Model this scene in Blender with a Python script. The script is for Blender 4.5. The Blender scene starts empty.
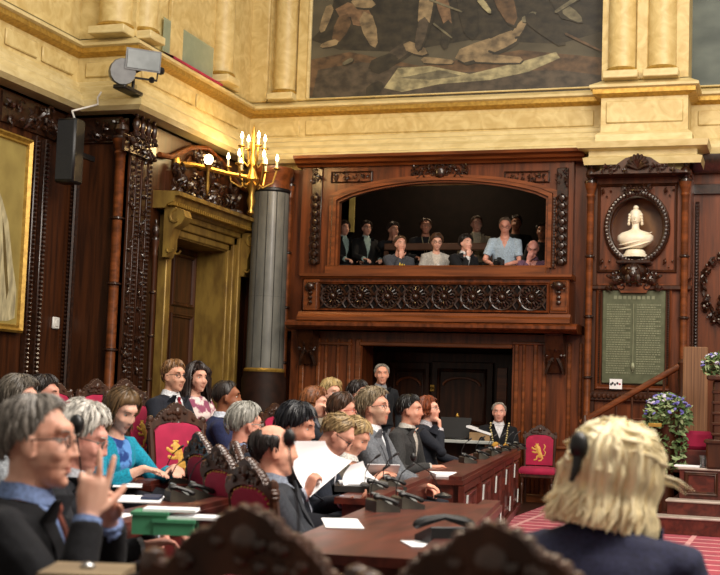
import bpy, math, random
from mathutils import Vector as V, Matrix, noise
from mathutils.bvhtree import BVHTree
PI = math.pi
S = bpy.context.scene
COL = S.collection
rnd = random.Random(7)
# ------------------------------------------------------------------ camera
F = 1300.0; H = 1.25
YAW = math.radians(18.5); PITCH = math.radians(4.95); ROLL = math.radians(2.0)
CP = V((0, 0, H))
FH = V((-math.sin(YAW), math.cos(YAW), 0)); RH = V((math.cos(YAW), math.sin(YAW), 0)); Z = V((0, 0, 1))
FW = FH*math.cos(PITCH) + Z*math.sin(PITCH)
UP0 = -FH*math.sin(PITCH) + Z*math.cos(PITCH)
RT = RH*math.cos(ROLL) + UP0*math.sin(ROLL)
UP = -RH*math.sin(ROLL) + UP0*math.cos(ROLL)
def ray(px, py): return FW + RT*((px-360)/F) - UP*((py-287.5)/F)
def PY(px, py, y): d = ray(px, py); return CP + d*(y/d.y)
def PX(px, py, x): d = ray(px, py); return CP + d*(x/d.x)
def PZ(px, py, z): d = ray(px, py); return CP + d*((z-H)/d.z)
def PD(px, py, t): return CP + ray(px, py)*t
def PR(px, py, off):
    d = ray(px, py); t = (-1.6-off)/(d.x + .14*d.y); return CP + d*t
cam = bpy.data.objects.new('view_camera', bpy.data.cameras.new('view_camera')); COL.objects.link(cam)
cam.matrix_world = Matrix(((RT.x, UP.x, -FW.x, 0), (RT.y, UP.y, -FW.y, 0), (RT.z, UP.z, -FW.z, H), (0, 0, 0, 1)))
cam.data.sensor_width = 36; cam.data.lens = F*36/720; cam.data.clip_end = 200; cam.data.clip_start = .05
cam.data.dof.use_dof = True; cam.data.dof.focus_distance = 13.0; cam.data.dof.aperture_fstop = 4.8
S.camera = cam
# ------------------------------------------------------------------ materials
def lin(c):
    if isinstance(c, str): c = tuple(int(c[i:i+2], 16)/255 for i in (0, 2, 4))
    return tuple((x/12.92 if x <= .04045 else ((x+.055)/1.055)**2.4) for x in c) + (1,)
MATS = {}
def mat(name, c, rough=.6, metal=0, c2=None, scale=(8, 8, 8), detail=3, bump=0, bscale=None, emit=0, coat=0, spec=.5, lo=.35, hi=.65, trans=0, sheen=0, distort=0):
    if name in MATS: return MATS[name]
    m = bpy.data.materials.new(name); m.use_nodes = True; MATS[name] = m
    nt = m.node_tree; N = nt.nodes; L = nt.links; b = N['Principled BSDF']
    b.inputs['Base Color'].default_value = lin(c); b.inputs['Roughness'].default_value = rough; b.inputs['Metallic'].default_value = metal
    b.inputs['Coat Weight'].default_value = coat; b.inputs['Coat Roughness'].default_value = .15; b.inputs['Specular IOR Level'].default_value = spec
    b.inputs['Transmission Weight'].default_value = trans; b.inputs['Sheen Weight'].default_value = sheen
    if emit: b.inputs['Emission Color'].default_value = lin(c); b.inputs['Emission Strength'].default_value = emit
    tc = N.new('ShaderNodeTexCoord'); mp = N.new('ShaderNodeMapping'); mp.inputs['Scale'].default_value = scale
    L.new(tc.outputs['Object'], mp.inputs['Vector'])
    nz = N.new('ShaderNodeTexNoise'); nz.inputs['Scale'].default_value = 1; nz.inputs['Detail'].default_value = detail; nz.inputs['Distortion'].default_value = distort
    L.new(mp.outputs[0], nz.inputs['Vector'])
    if c2 is None:
        l = lin(c); c2l = tuple(x*.72 for x in l[:3])+(1,)
    else: c2l = lin(c2)
    rp = N.new('ShaderNodeValToRGB'); rp.color_ramp.elements[0].position = lo; rp.color_ramp.elements[1].position = hi
    rp.color_ramp.elements[0].color = c2l; rp.color_ramp.elements[1].color = lin(c)
    L.new(nz.outputs['Fac'], rp.inputs['Fac']); L.new(rp.outputs['Color'], b.inputs['Base Color'])
    if bump:
        bp = N.new('ShaderNodeBump'); bp.inputs['Strength'].default_value = bump; bp.inputs['Distance'].default_value = .01
        if bscale:
            n2 = N.new('ShaderNodeTexNoise'); n2.inputs['Scale'].default_value = bscale; n2.inputs['Detail'].default_value = 4
            L.new(tc.outputs['Object'], n2.inputs['Vector']); L.new(n2.outputs['Fac'], bp.inputs['Height'])
        else: L.new(nz.outputs['Fac'], bp.inputs['Height'])
        L.new(bp.outputs[0], b.inputs['Normal'])
    return m
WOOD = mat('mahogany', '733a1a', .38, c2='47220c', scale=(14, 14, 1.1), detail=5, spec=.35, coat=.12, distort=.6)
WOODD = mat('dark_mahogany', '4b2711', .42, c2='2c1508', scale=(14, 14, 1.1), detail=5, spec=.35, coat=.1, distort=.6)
WOODH = mat('mahogany_rail', '824620', .34, c2='562c11', scale=(1.2, 14, 14), detail=5, spec=.4, coat=.2, distort=.6)
DESK = mat('polished_mahogany', '5f271b', .36, c2='3c160e', scale=(14, 2, 14), detail=5, coat=.15, distort=.5)
CARVE = mat('carved_walnut', '3a2012', .28, c2='1e0f07', scale=(30, 30, 30), coat=.4)
STONE = mat('yellow_marble', 'd3bf86', .5, c2='bda468', scale=(5, 5, 5), detail=8, distort=1.4, coat=.1)
STONEL = mat('pale_marble', 'd6c592', .5, c2='c4b07a', scale=(4, 4, 9), detail=8, distort=1.0, coat=.1)
GILT = mat('gilding', 'bf9a48', .4, .5, c2='a07c34', scale=(20, 20, 20))
GOLDP = mat('gold_paint', '9c7f3c', .45, .3, c2='74592a', scale=(9, 9, 3), detail=5)
GREYC = mat('grey_marble', '74746d', .4, c2='5f5f5a', scale=(6, 6, 3), detail=6, coat=.15)
RED = mat('red_velvet', 'ad1f47', .75, c2='93183c', scale=(6, 6, 6), sheen=.06, spec=.3)
GOLD = mat('gold_thread', 'd9a84a', .55, .15, c2='b98835', scale=(60, 60, 60))
BLACK = mat('black_plastic', '141416', .4)
GREYP = mat('grey_plastic', '6d6f70', .35, c2='5a5c5e')
SCREEN = mat('pale_screen', 'b9bcb8', .25, c2='a0a4a2')
CHROME = mat('chrome', 'c8c8c8', .2, 1)
BRASS = mat('brass', 'c9a050', .3, .9)
PAPER = mat('white_paper', 'f4f4f6', .8, c2='ececf0')
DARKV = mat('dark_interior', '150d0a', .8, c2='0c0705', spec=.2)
WHITEP = mat('white_plastic', 'e8e6e0', .5)
MARBLEW = mat('white_marble', 'f2ead6', .4, c2='e8dcc0', scale=(9, 9, 9))
BRONZE = mat('green_bronze', '5d6248', .5, .2, c2='4c5139', scale=(12, 12, 12))
FLOORM = mat('dark_parquet', '3c2216', .4, c2='28160e', scale=(3, 20, 3))
# ------------------------------------------------------------------ mesh builder
ORG = {}
class MB:
    def __init__(s): s.v = []; s.f = []; s.m = []
    def add(s, vs, fs, mi=0):
        o = len(s.v); s.v += [V(p) for p in vs]; s.f += [tuple(i+o for i in f) for f in fs]; s.m += [mi]*len(fs); return s
    def box(s, a, b, mi=0, bev=0):
        x0, x1 = sorted((a[0], b[0])); y0, y1 = sorted((a[1], b[1])); z0, z1 = sorted((a[2], b[2]))
        e = min(bev, (x1-x0)*.45, (y1-y0)*.45, (z1-z0)*.45)
        if e <= 0:
            return s.add([(x0,y0,z0),(x1,y0,z0),(x1,y1,z0),(x0,y1,z0),(x0,y0,z1),(x1,y0,z1),(x1,y1,z1),(x0,y1,z1)],
                  [(0,3,2,1),(4,5,6,7),(0,1,5,4),(1,2,6,5),(2,3,7,6),(3,0,4,7)], mi)
        def ring(z, d): return [(x0+d,y0+e,z),(x0+e,y0+d,z),(x1-e,y0+d,z),(x1-d,y0+e,z),(x1-d,y1-e,z),(x1-e,y1-d,z),(x0+e,y1-d,z),(x0+d,y1-e,z)]
        vs = ring(z0, e)+ring(z0+e, 0)+ring(z1-e, 0)+ring(z1, e)
        fs = [tuple(range(7, -1, -1)), tuple(range(24, 32))]
        for k in range(3):
            for i in range(8): j = (i+1) % 8; fs.append((k*8+i, k*8+j, k*8+8+j, k*8+8+i))
        return s.add(vs, fs, mi)
    def obox(s, c, ax, ay, az, mi=0):   # oriented box by half-axes
        c = V(c); ax = V(ax); ay = V(ay); az = V(az)
        vs = [c+ax*i+ay*j+az*k for k in (-1, 1) for j in (-1, 1) for i in (-1, 1)]
        return s.add(vs, [(0,2,3,1),(4,5,7,6),(0,1,5,4),(1,3,7,5),(3,2,6,7),(2,0,4,6)], mi)
    def tube(s, pts, rs, n=8, mi=0, cap=True, flat=1.0, side=None, round_=False):
        pts = [V(p) for p in pts]
        if not hasattr(rs, '__len__'): rs = [rs]*len(pts)
        rs = list(rs)
        if round_:
            d0 = (pts[0]-pts[1]).normalized(); d1 = (pts[-1]-pts[-2]).normalized()
            r0, r1 = rs[0], rs[-1]
            pts = [pts[0]+d0*r0*.95, pts[0]+d0*r0*.65] + pts + [pts[-1]+d1*r1*.65, pts[-1]+d1*r1*.95]
            rs = [r0*.3, r0*.75] + rs + [r1*.75, r1*.3]
        vs = []; prev = None
        for i, p in enumerate(pts):
            t = (pts[min(i+1, len(pts)-1)] - pts[max(i-1, 0)])
            t = t.normalized() if t.length > 1e-9 else V((0, 0, 1))
            if side is not None: u = V(side)
            elif prev is None: u = V((0, 0, 1)) if abs(t.z) < .9 else V((1, 0, 0))
            else: u = prev
            u = u - t*u.dot(t); u = u.normalized() if u.length > 1e-6 else t.orthogonal().normalized()
            prev = u; w = t.cross(u)
            for k in range(n):
                a = 2*PI*k/n; vs.append(p + u*math.cos(a)*rs[i] + w*math.sin(a)*rs[i]*flat)
        fs = []
        for i in range(len(pts)-1):
            for k in range(n): j = (k+1) % n; fs.append((i*n+k, i*n+j, i*n+n+j, i*n+n+k))
        if cap: fs.append(tuple(range(n-1, -1, -1))); fs.append(tuple(range((len(pts)-1)*n, len(pts)*n)))
        return s.add(vs, fs, mi)
    def rings(s, rings, mi=0, cap=True):   # loft given closed rings of equal count
        n = len(rings[0]); vs = [p for r in rings for p in r]; fs = []
        for i in range(len(rings)-1):
            for k in range(n): j = (k+1) % n; fs.append((i*n+k, i*n+j, i*n+n+j, i*n+n+k))
        if cap: fs.append(tuple(range(n-1, -1, -1))); fs.append(tuple(range((len(rings)-1)*n, len(rings)*n)))
        return s.add(vs, fs, mi)
    def ell(s, c, r, n=12, mi=0, rot=None):
        c = V(c); r = r if hasattr(r, '__len__') else (r, r, r); m = max(4, n//2); vs = [V((0, 0, -r[2]))]
        for i in range(1, m):
            e = -PI/2 + PI*i/m
            for k in range(n): a = 2*PI*k/n; vs.append(V((r[0]*math.cos(e)*math.cos(a), r[1]*math.cos(e)*math.sin(a), r[2]*math.sin(e))))
        vs.append(V((0, 0, r[2]))); fs = []
        for k in range(n): fs.append((0, 1+(k+1) % n, 1+k))
        for i in range(m-2):
            for k in range(n): j = (k+1) % n; a = 1+i*n; fs.append((a+k, a+j, a+n+j, a+n+k))
        a = 1+(m-2)*n; t = len(vs)-1
        for k in range(n): fs.append((a+k, a+(k+1) % n, t))
        if rot is not None: vs = [rot @ v for v in vs]
        return s.add([c+v for v in vs], fs, mi)
    def lathe(s, c, prof, n=16, mi=0, axis=(0, 0, 1), arc=1.0):
        ax = V(axis).normalized(); u = ax.orthogonal().normalized(); w = ax.cross(u); c = V(c)
        return s.rings([[c+ax*z+u*(r*math.cos(2*PI*k/n))+w*(r*math.sin(2*PI*k/n)) for k in range(n)] for r, z in prof], mi)
    def prism(s, outline, o, ux, uy, d, mi=0):   # outline 2D list, extruded by vector d
        o = V(o); ux = V(ux); uy = V(uy); d = V(d); n = len(outline)
        a = [o+ux*p[0]+uy*p[1] for p in outline]; vs = a+[p+d for p in a]
        fs = [tuple(range(n-1, -1, -1)), tuple(range(n, 2*n))]+[(i, (i+1) % n, n+(i+1) % n, n+i) for i in range(n)]
        return s.add(vs, fs, mi)
    def strip(s, outer, inner, d, mi=0):  # closed or open band between two polylines, extruded by d
        outer = [V(p) for p in outer]; inner = [V(p) for p in inner]; d = V(d); n = len(outer)
        vs = outer+inner+[p+d for p in outer]+[p+d for p in inner]; fs = []
        for i in range(n-1):
            j = i+1
            fs += [(i, j, n+j, n+i), (2*n+i, 3*n+i, 3*n+j, 2*n+j), (i, 2*n+i, 2*n+j, j), (n+i, n+j, 3*n+j, 3*n+i)]
        fs += [(0, n, 3*n, 2*n), (n-1, 3*n-1, 4*n-1, 2*n-1)]
        return s.add(vs, fs, mi)
    def build(s, name, mats, parent=None, smooth=True, label=None):
        me = bpy.data.meshes.new(name); o = V((0, 0, 0))
        if parent is not None: o = ORG.get(parent.name, V((0, 0, 0)))
        me.from_pydata([tuple(v-o) for v in s.v], [], s.f)
        mats = mats if isinstance(mats, (list, tuple)) else [mats]
        for m in mats: me.materials.append(m)
        if len(mats) > 1: me.polygons.foreach_set('material_index', s.m)
        return link(me, name, parent, smooth, label, o)
def link(me, name, parent=None, smooth=True, label=None, org=None):
    import bmesh
    bm = bmesh.new(); bm.from_mesh(me); bmesh.ops.recalc_face_normals(bm, faces=bm.faces)
    bm.to_mesh(me); bm.free()
    if smooth:
        me.polygons.foreach_set('use_smooth', [True]*len(me.polygons))
        me.set_sharp_from_angle(angle=math.radians(38))
    ob = bpy.data.objects.new(name, me); COL.objects.link(ob)
    if parent is not None: ob.parent = parent
    ORG[ob.name] = org if org is not None else V((0, 0, 0))
    if label: ob['label'] = label
    return ob
def tag(o, label=None, cat=None, group=None, kind=None):
    if label: o['label'] = label
    if cat: o['category'] = cat
    if group: o['group'] = group
    if kind: o['kind'] = kind
    return o
def thing(name, label, cat, loc=(0, 0, 0), rz=0, group=None):
    o = bpy.data.objects.new(name, None); COL.objects.link(o); o.location = loc; o.rotation_euler = (0, 0, rz); o.empty_display_size = .1
    ORG[o.name] = V(loc) if rz == 0 else V((0, 0, 0)); return tag(o, label, cat, group)
def copy_tree(o, parent=None):
    c = o.copy(); COL.objects.link(c); c.parent = parent; ORG[c.name] = ORG.get(o.name, V((0, 0, 0)))
    for ch in list(o.children): copy_tree(ch, c)
    return c
def dup(src, loc, rz, label, group=None, scale=None):
    r = copy_tree(src); r.location = loc; r.rotation_euler = (0, 0, rz); r['label'] = label
    if group: r['group'] = group
    if scale: r.scale = (scale,)*3
    return r
# ------------------------------------------------------------------ carving generator
def carve(mb, o, ux, uy, nrm, w, h, n, size, seed=0, mi=0, sym=False):
    """leafy scrolls and knobs filling a w x h field at o (centre) on the plane ux, uy"""
    r = random.Random(seed); o = V(o); ux = V(ux); uy = V(uy); nrm = V(nrm)
    def put(a, b, mir):
        sg = -1 if mir else 1
        def P(x, y, q): return o+ux*(x*sg)+uy*y+nrm*q
        for k in range(n):
            x = a + r.uniform(-.5, .5)*w*(.5 if sym else 1); y = b + r.uniform(-.5, .5)*h; s = size*r.uniform(.6, 1.15); t = r.random()
            if t < .4:     # scroll
                a0 = r.uniform(0, 2*PI); tw = r.choice((-1, 1)); pts = []
                for j in range(7):
                    an = a0+tw*j*.85; rr = s*(1-.12*j)*.8; pts.append(P(x+rr*math.cos(an), y+rr*math.sin(an), size*.25+size*.05*j))
                mb.tube(pts, [s*.24*(1-.05*j) for j in range(7)], 5, mi)
            elif t < .75:  # leaf
                an = r.uniform(0, 2*PI); d = (math.cos(an), math.sin(an))
                mb.tube([P(x+d[0]*q*s*1.5, y+d[1]*q*s*1.5, size*.25+size*.6*math.sin(q*2.6)) for q in (0, .3, .6, .85, 1)],
                        [s*.12, s*.34, s*.4, s*.26, s*.05], 6, mi, flat=.6)
            else: mb.ell(P(x, y, size*.3), s*.4, 7, mi)
    st = r.getstate()
    if sym:
        put(w*.25, 0, False); r.setstate(st); put(w*.25, 0, True)
    else: put(0, 0, False)
def beads(mb, a, b, n, r, mi=0, seg=6):
    a = V(a); b = V(b)
    for i in range(n): mb.ell(a.lerp(b, (i+.5)/n), r, seg, mi)
def frame_rect(mb, o, ux, uy, nrm, w, h, t, d, mi=0):  # moulded frame ring, centre o
    o = V(o); ux = V(ux); uy = V(uy); nrm = V(nrm)
    prof = [(0, 0), (0, d*.7), (t*.25, d), (t*.55, d*.6), (t*.8, d*.75), (t, 0)]
    rings = []
    for sx, sy in ((-1, -1), (1, -1), (1, 1), (-1, 1), (-1, -1)):
        rings.append([o+ux*(sx*(w/2-q))+uy*(sy*(h/2-q))+nrm*e for q, e in prof])
    n = len(prof); vs = [p for r_ in rings for p in r_]; fs = []
    for i in range(4):
        for k in range(n-1): fs.append((i*n+k, i*n+k+1, i*n+n+k+1, i*n+n+k))
    mb.add(vs, fs, mi)
X_ = V((1, 0, 0)); Y_ = V((0, 1, 0))
# ================================================================== ROOM
YB = 17.45; XL = -7.6; XN = -8.37; YS = 13.78; YP = 16.95
ZC = 4.62; ZL = 5.36
def xb(px, py, Y): return PY(px, py, Y).x
def zb(px, py, Y): return PY(px, py, Y).z
def rect(px0, py0, px1, py1, Y):
    mx, my = (px0+px1)/2, (py0+py1)/2
    return xb(px0, my, Y), xb(px1, my, Y), zb(mx, py1, Y), zb(mx, py0, Y)
def pbox(mb, px0, py0, px1, py1, Y, dep, mi=0, bev=0):   # slab whose front face lies at Y
    x0, x1, z0, z1 = rect(px0, py0, px1, py1, Y); mb.box((x0, Y, z0), (x1, Y+dep, z1), mi, bev); return x0, x1, z0, z1
NB = V((0, -1, 0)); NL = V((1, 0, 0))
def struct(o, label=None): return tag(o, label, None, None, 'structure')
# floor, carpet
m = MB(); m.box((-12, -2, -.1), (6, 21, 0)); struct(m.build('floor', FLOORM))
CARP = mat('red_carpet', 'b02a44', .9, c2='93203a', scale=(7, 7, 7), sheen=.2)
CARPW = mat('carpet_lattice', 'd9a3a0', .9, c2='c98d8d', scale=(9, 9, 9))
m = MB(); m.box((-2.95, 8, 0), (3.2, 17.0, .012))
for k in range(26):
    y = 8.2+k*.36
    m.box((-2.93, y, .012), (3.18, y+.05, .014), 1)
for k in range(14):
    x = -2.75+k*.45
    m.box((x, 8.05, .0125), (x+.05, 17.15, .0145), 1)
m.box((-2.66, 8.04, .012), (3.16, 8.13, .015), 1)
tag(m.build('carpet', [CARP, CARPW]), 'red carpet with a pale woven lattice in the middle of the floor', 'carpet')
# ---- plan of the walls, swept mouldings
XR6 = xb(601, 110, YP); XR69 = xb(688, 110, YP); XEND = 1.2
PATH = [(XN, 10.5), (XN, YS), (XL, YS), (XL, YB-.1), (XR6, YB-.1), (XR6, YP), (XR69, YP), (XR69, YB+.1), (XEND, YB+.1)]
def sweep(mb, path, prof, mi=0):
    n = len(path); offs = []
    for i in range(n):
        def nrm(a, b):
            d = V((b[0]-a[0], b[1]-a[1], 0)).normalized(); return V((d.y, -d.x, 0))
        if i == 0: q = nrm(path[0], path[1])
        elif i == n-1: q = nrm(path[-2], path[-1])
        else:
            a = nrm(path[i-1], path[i]); b = nrm(path[i], path[i+1]); q = a+b; q = q/(q.dot(a))
        offs.append(q)
    k = len(prof); vs = []; fs = []
    for i in range(n):
        for o, z in prof: vs.append(V((path[i][0], path[i][1], z))+offs[i]*o)
    for i in range(n-1):
        for j in range(k-1): fs.append((i*k+j, i*k+k+j, i*k+k+j+1, i*k+j+1))
    mb.add(vs, fs, mi)
# stone walls (upper)
m = MB(); sweep(m, PATH[:4], [(0, ZC-.05), (0, 8.4)]); struct(m.build('wall_left', STONE, smooth=False))
m = MB(); sweep(m, PATH[3:], [(0, ZC-.35), (0, 8.4)]); struct(m.build('wall_back', STONE, smooth=False))
m = MB(); sweep(m, PATH[:5], [(0, ZC-.02), (.22, ZC-.02), (.27, ZC+.03), (.27, ZC+.10), (.2, ZC+.13), (.2, ZC+.19), (.12, ZC+.25), (.12, ZC+.3), (.06, ZC+.33), (.06, ZC+.38), (0, ZC+.4)])
struct(m.build('trim_1', STONEL, smooth=False), 'stone cornice above the wood panelling')
m = MB(); zc2 = ZC-.22
sweep(m, PATH[4:], [(0, zc2-.02), (.18, zc2), (.2, zc2+.09), (.13, zc2+.12), (.13, zc2+.19), (.26, zc2+.21), (.28, zc2+.29), (.06, zc2+.31), (.06, zc2+.42), (.03, zc2+.45), (0, zc2+.47)][1:])
struct(m.build('trim_2', STONEL, smooth=False), 'stone cornice above the bust')
m = MB(); sweep(m, PATH, [(0, ZL-.04), (.1, ZL), (.1, ZL+.06)], 1); sweep(m, PATH, [(.1, ZL+.06), (.14, ZL+.075), (.14, ZL+.11), (.0, ZL+.19), (0, ZL+.2)], 0)
struct(m.build('trim_3', [STONEL, GILT], smooth=False), 'gilded ledge below the paintings')
# frieze panels in the stone (raised frames)
m = MB()
def fpanel_b(px0, px1, Y, z0, z1):
    x0, x1 = xb(px0, 125, Y), xb(px1, 125, Y)
    m.box((x0, Y-.025, z0), (x1, Y, z1), 0, .02)
fpanel_b(255, 300, YB-.1, ZC+.42, ZL-.1); fpanel_b(306, 594, YB-.1, ZC+.42, ZL-.1); fpanel_b(606, 683, YP, ZC+.36, ZL-.09); fpanel_b(698, 760, YB+.1, ZC+.42, ZL-.12)
for y0, y1 in ((YS+.2, 15.4), (15.5, 16.9)): m.box((XL, y0, ZC+.45), (XL+.025, y1, ZL-.1), 0, .02)
m.box((XN+.12, YS-.025, ZC+.45), (XL-.1, YS, ZL-.1), 0, .02)
for y0, y1 in ((12.2, 12.85), (12.95, 13.65)): m.box((XN, y0, ZC+.45), (XN+.03, y1, ZL-.1), 0, .02)
struct(m.build('trim_4', STONE, smooth=True), 'marble frieze panels')
# ---- columns on the ledge
def column(px, Y, rad, label, group='marble columns on the ledge', X=None):
    p = PX(px, 80, X) if X is not None else PY(px, 80, Y)
    c = V((p.x, p.y, ZL+.19)); t = thing('marble_column', label, 'column', c, 0, group)
    q = MB(); q.box((c.x-rad*1.22, c.y-rad*1.22, c.z-.01), (c.x+rad*1.22, c.y+rad*1.22, c.z+.09), 0, .01); q.build('plinth', STONEL, t)
    q = MB(); q.lathe(c+Z*.09, [(rad*1.12, 0), (rad*1.2, .02), (rad*1.14, .045), (rad*1.02, .06)], 24); q.build('gilded_base', GILT, t)
    q = MB(); q.lathe(c+Z*.15, [(rad*1.0, 0), (rad, .5), (rad*.97, 1.6), (rad*.9, 2.6)], 28); q.build('shaft', STONE, t)
YC = YB-.02
column(285, YC-.12, .165, 'marble column beside the dark battle painting, left of its frame')
column(622, YP+.02, .185, 'marble column above the bust, the left one of the close pair')
column(662, YP+.02, .185, 'marble column above the bust, the right one of the close pair')
column(221, 0, .165, 'marble column on the left wall ledge above the candelabra', X=XL+.05)
column(113, YS-.03, .2, 'left marble column of the pair above the floodlight')
column(142, 0, .16, 'right marble column of the pair above the floodlight', X=XL+.0)
m = MB()
for px0, px1, Y in ((243, 268, YB-.16), (297, 309, YB-.16), (636, 648, YP-.05)):
    x0, x1 = xb(px0, 60, Y), xb(px1, 60, Y); m.box((x0, Y, ZL+.19), (x1, Y+.2, 8.3), 0, .015)
m.box((XL, 16.1, ZL+.19), (XL+.1, 16.7, 8.3), 0, .01); m.box((XL, 14.6, ZL+.19), (XL+.06, 14.95, 8.3), 0, .01)
struct(m.build('trim_5', STONE), 'flat marble pilasters behind the columns')
m = MB(); sweep(m, [(XL+.03, 14.4), (XL+.03, 15.9)], [(.0, ZL+.19), (.02, ZL+.19), (.02, ZL+.62), (0, ZL+.62)])
gl = m.build('glass_balustrade', mat('green_glass', 'a9b59a', .15, c2='9fac92', trans=.35)); tag(gl, 'low pane of greenish glass on the left upper ledge', 'glass pane')
m = MB(); sweep(m, [(XL, 14.5), (XL, 16.0)], [(.145, ZL+.11), (.16, ZL+.115), (.16, ZL+.14), (0, ZL+.2)]); tag(m.build('ledge_cushion', RED), 'strip of dark red velvet on the left upper ledge', 'cushion')
# ---- big paintings on the wall
def painting(name, label, px0, px1, Y, seed, zt=8.2):
    z0 = ZL+.21; x0, x1 = xb(px0, 60, Y), xb(px1, 60, Y); t = thing(name, label, 'painting', ((x0+x1)/2, Y, z0))
    CV = mat('old_canvas_'+str(seed), '5c5644', .6, c2='403b2e', scale=(1.3, 1.3, 1.8), detail=5, bump=.1, bscale=60) if seed == 1 else mat('sky_canvas', '66706a', .6, c2='414b48', scale=(1.2, 1.2, 2.2), detail=5)
    q = MB(); q.box((x0, Y, z0), (x1, Y+.03, zt))
    mats = [CV]
    if seed == 1:
        pal = ['a89f78', '82664a', '3a3427', '93805f', '685138', '756f57', '52483a']
        mats += [mat('oil_paint_%d' % i, c, .55, c2=''.join('%02x' % int(int(c[j:j+2], 16)*.6) for j in (0, 2, 4)), scale=(6, 6, 9), detail=4) for i, c in enumerate(pal)]
        lay = [0]
        def P(a, b, k=0):
            p = PY(a, b, Y); p.y = Y-.001-.0003*k; return p
        def poly(pts, mi):
            lay[0] += 1; q.add([P(a, b, lay[0]) for a, b in pts], [tuple(range(len(pts)))], mi)
        def limb(a, b, w0, w1, mi, sh=True):
            if sh: limb((a[0]+w0*.35, a[1]+w0*.45), (b[0]+w1*.35, b[1]+w1*.45), w0*1.02, w1*1.02, 3, False)
            d = V((b[0]-a[0], b[1]-a[1])).normalized(); n_ = V((-d.y, d.x)); md = ((a[0]+b[0])/2, (a[1]+b[1])/2); wm = max(w0, w1)*1.02
            poly([(a[0]+n_.x*w0, a[1]+n_.y*w0), (md[0]+n_.x*wm, md[1]+n_.y*wm), (b[0]+n_.x*w1, b[1]+n_.y*w1), (b[0]+d.x*w1, b[1]+d.y*w1), (b[0]-n_.x*w1, b[1]-n_.y*w1), (md[0]-n_.x*wm, md[1]-n_.y*wm), (a[0]-n_.x*w0, a[1]-n_.y*w0), (a[0]-d.x*w0, a[1]-d.y*w0)], mi)
        poly([(309, 97), (309, 60), (350, 52), (420, 66), (520, 50), (607, 58), (607, 97)], 5)
        poly([(312, 97), (318, 70), (360, 62), (460, 72), (560, 70), (606, 76), (606, 97)], 7)
        poly([(311, 40), (330, 20), (345, -60), (600, -60), (607, 30), (560, 44), (470, 40), (400, 52), (340, 50)], 3)
        poly([(384, 88), (398, 68), (430, 66), (470, 74), (520, 62), (556, 52), (560, 58), (528, 72), (490, 80), (440, 84), (402, 92)], 1)
        poly([(400, 78), (440, 70), (462, 76), (430, 80)], 6)
        limb((345, 12), (366, 18), 10, 9, 2); limb((366, 18), (374, 44), 7, 4, 4); limb((345, 20), (336, 40), 7, 4, 5); limb((336, 42), (322, 46), 3, 2, 4); limb((330, 8), (322, 30), 4, 3, 4); limb((356, 2), (372, 4), 5, 4, 4)
        limb((388, 60), (408, 46), 5, 6, 7); limb((408, 46), (424, 52), 5, 4, 4); limb((374, 66), (392, 58), 6, 5, 3); limb((424, 60), (452, 62), 3, 2, 4)
        limb((462, 56), (492, 46), 7, 8, 4); limb((492, 46), (514, 36), 7, 6, 4); limb((476, 58), (520, 60), 4, 3, 4); limb((516, 34), (524, 22), 4, 3, 4); limb((524, 20), (534, 14), 3, 3, 6)
        limb((428, -10), (424, 22), 7, 6, 4); limb((424, 22), (418, 48), 5, 3, 7); limb((440, -8), (448, 24), 6, 4, 2); limb((448, 24), (444, 46), 4, 3, 3)
        limb((464, -8), (470, 32), 8, 6, 3); limb((500, -10), (512, 20), 9, 6, 5); limb((548, -20), (566, 10), 8, 9, 3); limb((566, 10), (580, 20), 5, 3, 6); limb((530, 18), (560, 40), 6, 5, 3)
        limb((430, 0), (462, 12), 1, .8, 6); limb((434, 24), (452, 38), 1, .8, 6); limb((566, 34), (607, 54), 1.2, .8, 5); limb((590, -10), (556, 12), 2, 1.5, 6)
        limb((370, 92), (380, 84), 5, 3, 3); limb((352, 60), (344, 64), 2, 1.5, 6); limb((480, 0), (490, 12), 3, 2, 1)
    q.build('canvas', mats, t, smooth=False)
    q = MB(); w = .05
    for a, b in (((x0-w, Y-.04, z0), (x0, Y+.03, zt)), ((x1, Y-.04, z0), (x1+w, Y+.03, zt)), ((x0-w, Y-.04, z0-w*.4), (x1+w, Y+.03, z0))): q.box(a, b, 0, .012)
    q.build('picture_frame', STONEL, t)
painting('battle_painting', 'dark oil painting of fallen and crouching figures above the gallery', 311, 604, YB-.14, 1)
painting('landscape_painting', 'murky grey green painting cut off by the right edge of the view', 691, 760, YB+.06, 2)

# ================================================================== BACK WALL, WOOD
m = MB()
x360, x510 = xb(360, 420, 17.1), xb(511, 420, 17.1); zr = zb(435, 346, 17.1)
XA, XZ = XL, XEND
zs, ztop = zb(440, 267, YB), zb(440, 178, YB); xo0, xo1 = xb(336, 230, YB), xb(549, 230, YB)
m.box((XA, YB, 0), (x360, YB+.15, zs-.75)); m.box((x510, YB, 0), (XZ, YB+.15, zs-.75)); m.box((x360, YB, zr), (x510, YB+.15, zs-.75))
m.box((XA, YB, zs-.75), (XZ, YB+.15, zs)); m.box((XA, YB, zs), (xo0, YB+.15, ztop)); m.box((xo1, YB, zs), (XZ, YB+.15, ztop)); m.box((XA, YB, ztop), (XZ, YB+.15, ZC+.1))
wl = struct(m.build('wall_back_panelling', WOOD, smooth=False)); wl.name = 'wall_rear'
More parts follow.
